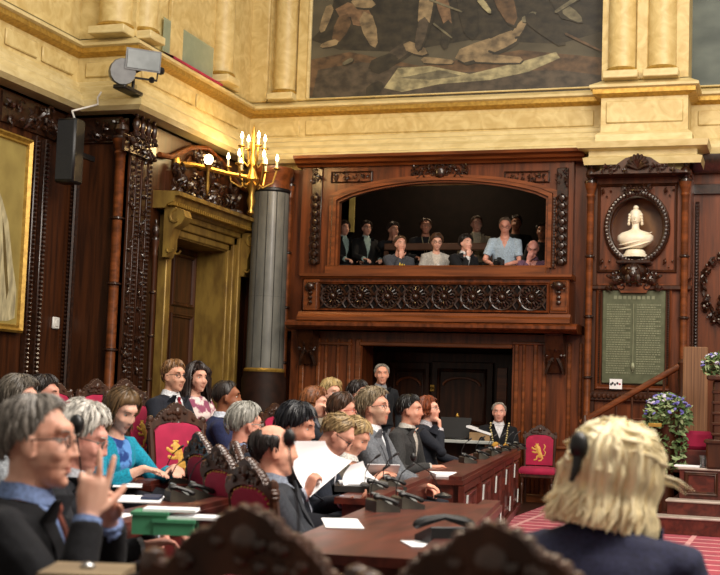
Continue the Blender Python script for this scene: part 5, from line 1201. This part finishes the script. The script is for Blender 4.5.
    # eyes, brows
    if vox < .02:
        IR = mat('iris_brown', '3a2a1c', .3)
        for s in (-1, 1):
            q = MB(); q.ell(Hd((s*.032, .0605, .014)), .0112*k, 10); q.ell(Hd((s*.032, .0702, .0135)), (.0052*k, .003*k, .0052*k), 8, 1, rot=Rh); q.build('eye', [mat('eye_white', 'd8d0c4', .3), IR], root)
            q = MB(); q.tube([Hd((s*(.016+.034*t), .088-.014*t*t, .036+.006*math.sin(t*2.6))) for t in (0, .3, .6, .85, 1)], [.0018*k, .0028*k, .0028*k, .002*k, .001*k], 6); q.build('eyebrow', hairm(brow or hc), root)
    if hair is not None:
        hair_mesh(hair, blobs, Rh, Hc, len(label)+int(abs(eye.x*31)), k).build('hair', hairm(hc), root)
    # clothing
    cv = cvox or max(.011, vox*1.1); jk = MB(); torso(jk, .012); cm = cloth(cloth_c, cloth_c2)
    if top in ('suit', 'robe') : jk.rings([ringt(t, a*big, b*big) for t, a, b in ((-.14, .19, .15), (.12, .192, .15), (.2, .18, .14))])
    for s in (-1, 1):
        S_, e, W = Sh[s], El[s], Wt[s]; w2 = e.lerp(W, sleeve); pad = 1.0 if not female else .9
        if top == 'tee': w2 = S_.lerp(e, .75); jk.tube([S_-V((s*.05, 0, .0)), S_, S_.lerp(e, .4), w2], [.058, .062, .06, .06], 12)
        else:
            jk.tube([S_-V((s*.05, 0, .0)), S_, S_.lerp(e, .5), e, e.lerp(W, .5), w2], [.068*pad, .073*pad, .064*pad, .056*pad, .05*pad, .045*pad], 12)
            jk.ell(e, .056*pad, 10)
    me = remesh(jk, cv, 2)
    wr = 3.2
    for v in me.vertices:    # cloth folds
        nn = noise.noise(V(v.co)*9+V((phi, 0, 3)))*.006+noise.noise(V(v.co)*22)*.0025; v.co += v.normal*nn
    bvh = BVHTree.FromPolygons([v.co.copy() for v in me.vertices], [tuple(p.vertices) for p in me.polygons])
    nl = neckline or {'suit': .3, 'robe': .17, 'cardigan': .3, 'shirt': .1, 'sweater': .0, 'tee': .12}[top]
    part_f = [[], [], []]   # jacket, shirt, tie
    for f in me.polygons:
        c = f.center; rel = c-N; h = -rel.dot(axz); m_ = 0; fwd = f.normal.y
        if nl and c.y > sp(max(0, min(1, 1-h/Ls))).y and fwd > .05 and -.06 < h < nl:
            wv = .066*(1-max(0, h)/nl) if h > 0 else .07
            if abs(c.x) < wv: m_ = 1
        if h < -.012 and abs(c.x) < .09 and nl and top not in ('sweater', 'cardigan'): m_ = 1
        part_f[m_].append(tuple(f.vertices))
    def sub(fl, nm, m_, push=0):
        if not fl: return None
        ids = {}; q = MB(); vs = []
        for f in fl:
            for i in f:
                if i not in ids: ids[i] = len(vs); vs.append(me.vertices[i].co+me.vertices[i].normal*push)
        q.add(vs, [tuple(ids[i] for i in f) for f in fl]); return q.build(nm, m_, root)
    nm = {'suit': 'jacket', 'robe': 'robe', 'cardigan': 'cardigan', 'shirt': 'shirt', 'sweater': 'sweater', 'tee': 'shirt'}[top]
    sub(part_f[0], nm, cm)
    sm_ = cloth(shirt_c) if isinstance(shirt_c, str) else cloth(*shirt_c)
    if part_f[1]: sub(part_f[1], 'blouse' if female else ('undershirt' if nm == 'shirt' else 'shirt'), sm_ if top not in ('shirt', 'tee') else sm)
    def surf(x, h):   # point on the jacket front at lateral x, distance h below the neck
        c = N-axz*h; hit = bvh.ray_cast(V((x, c.y+.6, c.z-.0)), V((0, -1, 0)), 1.0); return hit[0] if hit[0] else V((x, c.y+.11, c.z))
    if top in ('suit', 'robe'):
        for s in (-1, 1):
            q = MB(); a = [surf(s*(.068*(1-h/nl)+.004), h)+V((0, .008, 0)) for h in (0, .06, .12, .2, nl)]; b = [surf(s*(.068*(1-h/nl)+.004+w), h)+V((0, .007, 0)) for h, w in ((0.0, .03), (.06, .055), (.12, .05), (.2, .035), (nl, .006))]
            q.strip(a, b, (0, -.014, 0)); q.build('lapel', cm, root)
    if top in ('suit', 'robe', 'shirt'):
        q = MB(); c = N+V((0, .004, .012)); tn = (Hc-N).normalized()
        rg = []
        for rr_, hh in ((nr*1.42, -.012), (nr*1.22, .018), (nr*1.14, .03), (nr*1.08, .028)):
            rg.append([c+V((math.cos(2*PI*j/18)*rr_, math.sin(2*PI*j/18)*rr_*1.02, hh-.02*max(0, math.sin(2*PI*j/18)))) for j in range(18)])
        q.rings(rg, cap=False); q.build('collar', sm_ if top in ('suit', 'robe') else cm, root)
    if tie_c:
        q = MB(); q.ell(surf(0, .03)+V((0, .012, 0)), (.018, .012, .018), 8); pts = [surf(0, h)+V((0, .01, 0)) for h in (.03, .08, .14, .2, min(.27, nl))]
        q.strip([p+V((-w, 0, 0)) for p, w in zip(pts, (.014, .02, .026, .03, .03))], [p+V((w, 0, 0)) for p, w in zip(pts, (.014, .02, .026, .03, .03))], (0, -.008, 0)); q.build('tie', cloth(tie_c), root)
    if top in ('suit', 'robe'):
        for s in (-1, 1):
            W = Wt[s]; d = FD[s]; q = MB(); q.tube([W-d*.035, W-d*.005], [.039, .038], 12); q.build('cuff', sm_, root)
    if legs:
        tr.build('trousers' if not female else 'skirt', cloth(trouser), root)
        for a in feet: q = MB(); q.tube([a+V((0, -.05, -.05)), a+V((0, .02, -.045)), a+V((0, .12, -.058)), a+V((0, .18, -.066))], [.035, .045, .04, .022], 10, round_=True); q.build('shoe', BLACK, root)
    if glasses:
        gm = mat('spectacle_'+glasses, glasses, .3); q = MB()
        for s in (-1, 1):
            q.tube([Hd((s*.034+.021*math.cos(2*PI*j/14), .0935-.006*abs(math.cos(2*PI*j/14))*(1), .014+.016*math.sin(2*PI*j/14))) for j in range(15)], .0024*k, 5)
            q.tube([Hd((s*.056, .088, .02)), Hd((s*.078, .06, .02)), Hd((s*.081, .0, .016)), Hd((s*.079, -.015, .004))], .0024*k, 5)
        q.tube([Hd((-.013, .1, .016)), Hd((0, .105, .018)), Hd((.013, .1, .016))], .0024*k, 5); q.build('glasses', gm, root)
    root['_'] = 0; del root['_']
    if seatchair is not None:
        p = org+Rb @ V((0, -.02, 0)); chair(0, 0, phi if seatchair is True else seatchair, 'red lion chair under the '+' '.join(label.split(',')[0].split()[:10]), floor, p=p, shift=False, scale=.92)
    info = dict(root=root, Wt=Wt, Hc=Hc, N=N, Rh=Rh, rz=rz, org=org, surf=surf, axz=axz, Hd=Hd, Rb=Rb, k=k)
    return info
def world(i, p): return i['org']+i['Rb'] @ V(p)
SHORT = dict(front=42, temple=26, tufts=90)
def E(px, py, off=None, d=None): return PR(px, py, off) if off is not None else PD(px, py, d)
def toward(i_eye, phi, pt):  # world point to local of a person whose eye/lean is known
    pass
# ---------- standing / seated in the hall, back to front
person('grey haired man in a dark suit standing in the passage below the balcony', E(382, 374, d=15.6), 25, stand=True, hair=dict(front=52, temple=32, top=.008, sides=.008, back=.01, tufts=60), hc='9a948a', cloth_c='1e2126', shirt_c='8f9298', tie_c='3a3a44', look=20)
us = person('usher in black coat with a gilt chain around his neck, seated behind the desk end', E(499, 412, d=16.3), 5, look=12, hair=dict(front=60, temple=40, top=.005, sides=.008, back=.01, tufts=50), hc='b5ada2', top='robe', cloth_c='15161a', shirt_c='e6e6ea', L=(-.05, .3, .72), R_=(.06, .3, .73), lh=dict(d=(.8, .5, 0), n=(0, -.3, -1), curl=.7), rh=dict(d=(-.8, .5, 0), n=(0, -.3, -1), curl=.7), sk='d8a48c')
q = MB()
for s in (-1, 1):
    for j in range(15): p = us['surf'](s*(.115-.075*(j/14)**1.3), -.01+.03*j); q.ell(p+V((0, .012, 0)), (.013, .007, .013), 6)
p = us['surf'](0, .43); q.ell(p+V((0, .016, 0)), (.03, .01, .035), 8)
q.build('gilt_chain', mat('pale_gilt', 'cdbb84', .4, .35), us['root'])
for s in (-1, 1):
    W = us['Wt'][s]; q = MB(); q.tube([W-V((-s*.02, .05, -.02)), W-V((0, .005, 0))], [.052, .05], 12); q.build('gold_cuff', GOLD, us['root'])
person('red haired woman with glasses leaning her chin on her hand', E(431, 409, d=12.3), 72, female=True, hair=dict(front=38, temple=16, side=-22, long=.06, top=.022, sides=.02, back=.022, sweep=.3), hc='8a4526', glasses='6b5a50', cloth_c='23262f', shirt_c='c9c4c8', top='suit', sk='dfab90', seatchair=True, nod=-6, L=None, R_='chin', rh=dict(curl=1.1, pole=(.5, .2, -.9)))
person('dark haired man in a charcoal suit leaning forward on his elbow', E(413, 410, d=10.9), 66, look=-8, hair=dict(front=42, temple=22, top=.018, sides=.012, tufts=120), hc='1d1a18', cloth_c='3c3b3b', shirt_c='c8c2b8', sk='c99478', L=None, R_=(.1, .34, .72), seatchair=True, beard=None, lean=.12)
g = person('man in a grey suit with wavy grey brown hair and glasses, leaning back', E(378, 407, d=9.1), 68, hair=dict(front=40, temple=20, side=-14, nape=-48, top=.03, sides=.026, back=.03, sweep=.5, wave=.3, tufts=160), hc='8d7c62', glasses='2a2522', beard='b8937c', cloth_c='6b6f75', shirt_c='eef0f4', tie_c='2c3038', sk='d39c80', lean=-.02, L=(-.08, .32, .68), R_=(.12, .36, .7), seatchair=True, nod=-3)
person('blonde woman behind the front row with short fair hair', E(376, 393, d=12.6) if False else E(333, 393, d=12.2), 40, female=True, hair=dict(front=36, temple=20, side=-14, top=.034, sides=.026, back=.03, wave=.35, sweep=.4), hc='d3b67c', cloth_c='8f8574', top='cardigan', shirt_c='cfc7b4', sk='d8a98e')
person('dark haired person mostly hidden behind the wavy grey haired man', E(361, 394, d=12.9), 62, hair=dict(front=38, temple=18, side=-16, top=.026, sides=.02, back=.024), hc='2e2522', cloth_c='2b2a2c', top='sweater', sk='cf9b80')
person('man with red framed glasses and brown hair in the second row', E(346, 411, d=9.7), 75, look=-18, hair=dict(front=38, temple=22, top=.026, sides=.016, sweep=.4), hc='4e3423', seatchair=True, glasses='a8242a', cloth_c='2a2c33', sk='d49a80', top='suit')
person('auburn haired woman with one hand held to her face', E(318, 403, d=10.5), 78, female=True, hair=dict(front=36, temple=12, side=-20, long=.05, face=70, top=.026, sides=.022, back=.028, sweep=.5), hc='8c542e', cloth_c='20222a', top='suit', shirt_c='6f7078', seatchair=True, sk='dba88c', R_='face', rh=dict(curl=.5), nod=6)
person('blond man bent forward at right of the writing man', E(358, 438, d=8.7), 74, look=0, nod=34, hair=dict(front=38, temple=18, side=-10, top=.016, sides=.013, back=.016, part=1, sweep=.5), hc='b89c6c', cloth_c='5a5348', shirt_c='eae8e2', seatchair=True, lean=.26, sk='d6a184', L=(-.1, .42, .72), R_=(.1, .4, .72))
person('fair haired man with glasses writing at the desk, head bowed', E(341, 437, d=7.7), 82, nod=38, hair=dict(front=56, temple=28, top=.012, sides=.011, back=.014, part=1, sweep=.5), hc='a58a60', glasses='3a2f2a', cloth_c='1f2430', shirt_c='e6e8f2', lean=.27, sk='d9a388', L=(-.06, .48, .70), R_=(.06, .42, .70), lh=dict(d=(.3, .9, -.1), curl=.6), rh=dict(d=(-.5, .85, -.1), curl=.7), seatchair=True, cvox=.0115, vox=.0085)
pp = person('dark haired person in navy reading a held up sheet of paper', E(301, 428, d=7.3), 88, look=10, nod=10, hair=dict(front=28, temple=6, side=-20, nape=-50, top=.03, sides=.028, back=.03, tufts=160), hc='191a20', cloth_c='1c202b', shirt_c='b9bccb', sk='c48d72', L=(.1, .32, .69), R_=(.3, .13, .74), lh=dict(d=(.3, .8, .1), n=(0, -.3, 1), curl=.5), rh=dict(d=(-.1, .3, 1), n=(-.6, .7, 0), curl=.9), seatchair=105, lean=.06, vox=.0085)
# ---------- left block
person('young man with glasses, red tie and navy suit in the back row', E(176, 376, d=10.3), 62, floor=TD, look=12, hair=dict(front=40, temple=26, top=.018, sides=.007, back=.01, tufts=110), hc='8a6239', glasses='1e1a18', cloth_c='1f222c', shirt_c='f0f2f6', seatchair=True, tie_c='8e1d30', sk='e0ae92')
person('woman with long curly dark hair and a floral blouse in the back row', E(199, 378, d=11.0), 52, floor=TD, look=10, female=True, hair=dict(front=36, temple=10, side=-20, long=.2, vol=.02, flare=.6, face=62, top=.026, sides=.026, back=.03, wave=.6, tufts=170, seatchair=True, tr=.007), hc='2a1a14', cloth_c='d9c9c4', cloth_c2='8c4a62', top='sweater', sk='d7a68a')
person('dark skinned man in a navy suit with close cropped hair, seen from behind', E(230, 397, d=9.6), 98, look=0, floor=.1, hair=dict(front=44, temple=30, top=.006, sides=.006, back=.007, tufts=40, tr=.003), hc='2a1f1a', cloth_c='232a4e', shirt_c='dfe4f2', seatchair=100, sk='8f5b40', lean=.08)
person('grey haired man with glasses in navy, seen from behind in the second row', E(249, 425, d=7.8), 118, hair=dict(front=44, temple=24, top=.024, sides=.02, back=.024, sweep=.3, tufts=150), hc='a8a59c', glasses='8f8d88', cloth_c='1d2433', shirt_c='8fa3c9', sk='d79d84', nod=5, lean=-.02)
teal = person('woman in a teal cardigan over a blue patterned top, looking down', E(125, 412, d=7.6), 60, nod=26, look=6, female=True, floor=.1, hair=dict(front=38, temple=14, side=-24, long=.13, face=62, top=.024, sides=.026, back=.028, sweep=.5, wave=.3, tufts=170), hc='6d5437', cloth_c='1693b0', shirt_c=('5b8fd0', '24407f'), top='cardigan', sk='dcae94', L=(-.16, .4, .72), R_=(.1, .38, .72), lh=dict(d=(.6, .7, -.1), n=(0, 0, -1), curl=.3), rh=dict(d=(-.4, .85, -.1), n=(0, 0, -1), curl=.3), sleeve=.7, seatchair=True, lean=.14, vox=.0085, neckline=.42)
person('white haired person with glasses in a dark jacket, behind the foreground man', E(88, 440, d=5.2), 86, nod=16, look=-6, hair=dict(front=40, temple=16, side=-12, nape=-46, top=.03, sides=.026, back=.03, wave=.35, tufts=170), hc='e2ddd4', glasses='6e6660', cloth_c='23242a', shirt_c='c9ccd6', sk='d79a86', lean=.14, vox=.0075, R_=(.14, .42, .66), L=(-.1, .45, .68))
person('grey brown haired man in light grey partly cut off at the left edge', E(24, 402, d=6.6), 84, hair=dict(front=40, temple=20, side=-10, top=.026, sides=.022, back=.024, sweep=.4, tufts=150), hc='6f675c', cloth_c='9aa0a6', top='sweater', sk='d5a086', lean=.05)
person('dark haired man half hidden between two grey heads at far left', E(48, 395, d=8.6), 80, hair=dict(front=40, temple=22, top=.022, sides=.016, back=.018), hc='2f2622', cloth_c='26272c', sk='c9927a')
# ---------- near: balding man
b = person('balding man in a dark suit facing right with a fist on his knee', E(279, 449, d=6.1), 94, look=-4, hair=dict(front=75, temple=16, bald=34, side=-22, top=.008, sides=.009, back=.013, nape=-50, tufts=240, tr=.0035), hc='2b2220', brow='3a2a24', cloth_c='32353c', shirt_c='8e97a8', sk='d9a184', lean=-.06, vox=.0075, cvox=.0115,
    R_=(.24, .32, .63), L=(-.12, .32, .62), rh=dict(d=(-.1, 1, .0), n=(-1, 0, -.2), curl=1.35), big=1.04)
# ---------- foreground left man
fm = person('grey haired man with glasses in a black suit at lower left, fingers raised', E(46, 441, d=3.5), 90, look=2, hair=dict(front=50, temple=34, top=.012, sides=.012, back=.016, nape=-40, wave=.2, tufts=420, tr=.003, side=-8), hc='8f8880', glasses='3a3432', brow='8a8078', cloth_c='16171c', shirt_c='7f97c8', tie_c='8a4a3a', sk='e2b19a', lean=.05, vox=.0046, cvox=.009, legs=True, hw=1.0, big=1.05,
    R_=(.13, .2, .925), L=(-.06, .22, .90), rh=dict(d=(-.1, .12, 1), n=(-.9, -.3, .1), fingers=[.12, .1, .95, 1.1], spread=[.1, -.14, -.1, -.12], tcurl=.2, pole=(.25, .75, -.8)), lh=dict(d=(.5, -.1, .8), n=(.8, -.4, 0), curl=.9, pole=(-.2, .7, -.8)))
# ---------- foreground woman from behind
fw = person('blonde woman in a navy jacket seen from behind at lower right', E(617, 481, d=3.25), 146, look=-6, nod=12, tilt=8, female=True, hair=dict(front=36, temple=8, side=-26, nape=-50, long=.13, face=50, vol=.012, gather=(-112, 8), flare=.3, top=.034, sides=.028, back=.042, wave=.3, sweep=2.2, tufts=420, tr=.0052), hc='fff0c4', cloth_c='2c2f4a', shirt_c='2c2f4a', top='suit', sk='e2b497', lean=.1, vox=.007, cvox=.0115, big=1.25, k=1.0, nk=.11)
p = fw['Rb'].inverted() @ (PD(579, 446, 3.13)-fw['org']); q = MB(); q.ell(p, (.024, .026, .036), 12); q.tube([p, p-V((0, .012, .05)), p-V((.01, .02, .085))], [.014, .012, .006], 8); q.build('black_hair_clip', BLACK, fw['root'])
r = random.Random(2); q = MB(); li = lambda p: fw['Rb'].inverted() @ (p-fw['org'])
for k in range(60):
    f = r.random(); a = li(PD(572+r.uniform(-6, 26), 462+r.uniform(-14, 8), 3.14+r.uniform(0, .1))); b_ = li(PD(548+f*52, 503+r.uniform(-8, 14)+f*6, 3.16+r.uniform(0, .12))); md = a.lerp(b_, .5)+V((r.uniform(-.015, .015), r.uniform(-.01, .01), .012))
    q.tube([a, a.lerp(md, .5)+V((0, 0, .004)), md, md.lerp(b_, .6), b_], [.006, .008, .008, .006, .002], 5)
q.build('loose_hair_lock', hairm('fff0c4'), fw['root']); q = MB()
for k in range(6):
    a = li(PD(662+r.uniform(-6, 6), 478+r.uniform(-8, 8), 3.2)); b_ = li(PD(690+r.uniform(-8, 4), 492+r.uniform(-4, 4), 3.2)); q.tube([a, a.lerp(b_, .5)+V((0, 0, .006)), b_], [.0035, .0025, .0008], 5)
q.build('loose_hair_lock', hairm('fff0c4'), fw['root'])
# ---------- gallery
gy = 17.85
def G(px, py, y=gy): return PY(px, py, y)
gf = zg+.02
def gal(label, px, py, phi, seatdz=.62, y=gy, **kw):
    e = G(px, py, y); return person(label, e, phi, floor=e.z-1.2, vox=.012, lean=kw.pop('lean', .24 if y == gy else .05), group='visitors in the gallery', legs=True, **kw)
hood = gal('man in a grey hooded top with a yellow print, hand at his mouth', 401, 244, 20, hair=dict(front=44, temple=28, top=.012, sides=.008, tufts=60), hc='6d5138', top='sweater', cloth_c='4b4e55', R_='chin', rh=dict(curl=1.2), sk='d3a088', L=(-.02, .3, .74))
cupw = gal('woman in a pale cardigan with glasses, a cup between her hands', 437, 242, 5, female=True, hair=dict(front=36, temple=12, side=-18, top=.022, sides=.018, back=.03), hc='5a3f2a', glasses='3a302c', top='cardigan', cloth_c='b9b6b0', shirt_c='d8cfc4', L=(-.03, .3, .78), R_=(.03, .3, .78), sk='d9ab92', nod=12)
gal('person in a black suit with hand at the mouth, looking right', 467, 243, 30, hair=dict(front=36, temple=14, side=-16, top=.024, sides=.018, back=.02), hc='241c18', cloth_c='1a1b1f', shirt_c='e6e6e8', top='suit', R_='chin', rh=dict(curl=1.2), sk='d6a68e')
gal('bald man in a purple shirt bowing his head into his hand', 533, 249, -10, nod=30, hair=dict(front=75, temple=40, bald=22, sides=.008, back=.01, top=.006, tufts=40), hc='8a7a70', top='shirt', cloth_c='7b5a72', R_='face', rh=dict(curl=.8), sk='d79c8c')
e = G(505, 226); gs = person('standing man in a pale blue short sleeved shirt holding a black camera', e, -8, floor=e.z-1.62, stand=True, nod=24, vox=.012, hair=dict(front=56, temple=38, top=.005, sides=.006, back=.007, tufts=40), hc='7a6a5c', glasses='4a3a34', top='tee', cloth_c='b9cfe2', sk='d39a82', L=(-.04, .4, 1.06), R_=(.16, .42, 1.06), lh=dict(d=(.5, .6, -.5), n=(1, 0, 0), curl=.9), rh=dict(d=(-.4, .6, -.5), n=(-1, 0, 0), curl=.9), lean=.25, group='visitors in the gallery', trouser='2a2c34')
cp = world(gs, V((.06, .5, 1.07))); t = thing('camera', 'black camera held by the standing man in pale blue', 'camera', cp)
q = MB(); q.box(cp+V((-.07, -.05, -.05)), cp+V((.07, .04, .05)), 0, .01); q.build('camera_body', BLACK, t); q = MB(); q.lathe(cp+V((0, -.05, 0)), [(.04, 0), (.04, .03), (.045, .05), (.036, .1), (.03, .1)], 14, axis=(-.2, -1, -.2)); q.build('lens', BLACK, t); q = MB(); q.box(cp+V((-.03, -.03, .05)), cp+V((.03, .02, .075)), 0, .006); q.build('viewfinder', BLACK, t)
by = 18.9
gal('woman with a pale scarf in a black coat at the far left of the gallery', 345, 228, 30, y=by, female=True, hair=dict(front=34, temple=10, side=-16, long=.05, top=.022, sides=.02, back=.024), hc='3a2c22', top='suit', cloth_c='141518', shirt_c='9db8b4', sk='c79a82')
gal('woman with glasses and a pale scarf, second from the left in the gallery', 367, 228, 20, y=by, female=True, glasses='2a2422', hair=dict(front=34, temple=10, side=-16, top=.02, sides=.016, back=.02), hc='33261e', top='suit', cloth_c='141518', shirt_c='a5c0bc', sk='c99c84')
gal('person in dark clothes resting a hand at the chin in the back of the gallery', 394, 230, 25, y=by, hair=dict(front=36, temple=14, top=.02, sides=.016), hc='2e221c', top='sweater', cloth_c='1d1e22', R_='chin', rh=dict(curl=1.1), sk='bd8f78')
lan1 = gal('man in a dark top with a lanyard in the back row of the gallery', 426, 226, 0, y=by, hair=dict(front=50, temple=32, top=.008, sides=.008), hc='5a4636', top='sweater', cloth_c='1f2024', sk='bf8d76')
lan2 = gal('man in a beige jacket with a lanyard in the back of the gallery', 477, 224, 5, y=by, hair=dict(front=46, temple=28, top=.012, sides=.01), hc='6a523c', top='suit', cloth_c='8f8670', shirt_c='a8a08c', sk='c79a84')
gal('person half hidden behind the standing man in pale blue', 516, 223, -5, y=by+.4, hair=dict(front=42, temple=26, top=.014, sides=.012), hc='3a2c24', top='sweater', cloth_c='24252a', sk='b98a74')
gal('person at the far right of the gallery behind the bald man', 542, 231, -20, y=by, hair=dict(front=40, temple=24, top=.016, sides=.012), hc='4a3a2e', top='sweater', cloth_c='3a3d44', sk='b98a74')
q = MB()
for x in (-.06, -.03, 0, .03, .06): p = hood['surf'](x, .2); q.ell(p+V((0, .006, 0)), (.011, .005, .05), 6)
q.build('yellow_print', mat('yellow_print', 'd8b53a', .7), hood['root'])
for l_ in (lan1, lan2):
    q = MB()
    for s in (-1, 1): q.tube([l_['surf'](s*(.06-.05*f), .02+.26*f)+V((0, .008, 0)) for f in (0, .25, .5, .75, 1)], .005, 5)
    p = l_['surf'](0, .31); q.box(p+V((-.035, .004, -.04)), p+V((.035, .012, .03))); q.build('lanyard', mat('lanyard_cloth', 'b9b08c', .7), l_['root'])
cw = world(cupw, (cupw['Wt'][1]+cupw['Wt'][-1])/2+V((0, .06, .0))); t = thing('cup', 'small white cup between the hands of the cardigan woman in the gallery', 'cup', cw); q = MB(); q.lathe(cw, [(.025, 0), (.036, .09), (.033, .09), (.022, .01), (.001, .01)], 12); q.build('cup_body', WHITEP, t)
# held sheet of paper
def held(corners, label, curl):
    c = [V(x) for x in corners]; q = MB(); n_ = 8; nrm = (c[1]-c[0]).cross(c[3]-c[0]).normalized(); rows = []
    for i in range(n_+1):
        f = i/n_; a = c[0].lerp(c[3], f); b_ = c[1].lerp(c[2], f); rows.append([a.lerp(b_, j/4)+nrm*(curl*math.sin(f*PI)) for j in range(5)])
    vs = [p for r_ in rows for p in r_]; o = len(vs); vs += [p+nrm*.0015 for p in vs[:]]; fs = []
    for i in range(n_):
        for j in range(4): a = i*5+j; fs += [(a, a+1, a+6, a+5), (o+a, o+a+5, o+a+6, o+a+1)]
    q.add(vs, fs); return tag(q.build('paper_sheet', PAPER), label, 'paper')
held([PD(289, 441, 7.0), PD(325, 441, 7.15), PD(352, 461, 7.15), PD(310, 497, 6.95)], 'large white sheet held up before the dark haired reader', .05)
held([PD(351, 465, 7.6), PD(363, 461, 7.8), PD(384, 484, 7.9), PD(345, 489, 7.5)], 'white sheet bent upward on the desk before the writing man', .03)
# ================================================================== LIGHT
def area(name, loc, target, sx, sy, e, c):
    l = bpy.data.lights.new(name, 'AREA'); l.shape = 'RECTANGLE'; l.size = sx; l.size_y = sy; l.energy = e; l.color = lin(c)[:3]
    o = bpy.data.objects.new(name, l); COL.objects.link(o); o.location = loc; o.rotation_euler = (V(target)-V(loc)).to_track_quat('-Z', 'Y').to_euler(); return o
def point(name, loc, r, e, c):
    l = bpy.data.lights.new(name, 'POINT'); l.shadow_soft_size = r; l.energy = e; l.color = lin(c)[:3]
    o = bpy.data.objects.new(name, l); COL.objects.link(o); o.location = loc
w = bpy.data.worlds.new('hall_ambience'); S.world = w; w.use_nodes = True
point('gallery_fill', PY(440, 150, 19.3)*1.0+V((0, 0, -.1)), .15, 26, 'ffe0b8')  # unseen fill light added to lift the dark back row of the gallery
w.node_tree.nodes['Background'].inputs['Color'].default_value = lin('e8dccb'); point('gallery_fill', PY(440, 150, 19.3)*1.0+V((0, 0, -.1)), .15, 26, 'ffe0b8')  # the same added gallery fill a second time
w.node_tree.nodes['Background'].inputs['Strength'].default_value = .36
area('skylight', (0, 7.0, 9.5), (-1.8, 9.0, 0), 7, 8, 900, 'fdf6ec')
area('chandelier_glow', (1.2, 12.5, 7.6), (-2, 16.5, 4.6), 2.5, 2.5, 85, 'ffe6c2')
area('front_key_light', (2.8, 4.5, 6.0), (-3, 10, 1.2), 2.5, 2.5, 520, 'fff3e6')  # front key added to brighten the people; no fixture stands there
point('gallery_face_fill', (-2.6, 13.2, 5.6), .35, 110, 'ffe8c8')  # unseen point light added to brighten the faces in the gallery
point('candelabra_glow', cc+Z*.45+V((.2, -.3, 0)), .2, 30, 'ffd08a')
vs = S.view_settings; S.view_settings.view_transform = 'Standard'; vs.look = 'None'; vs.gamma = 1; vs.exposure = .35; vs.use_curve_mapping = False
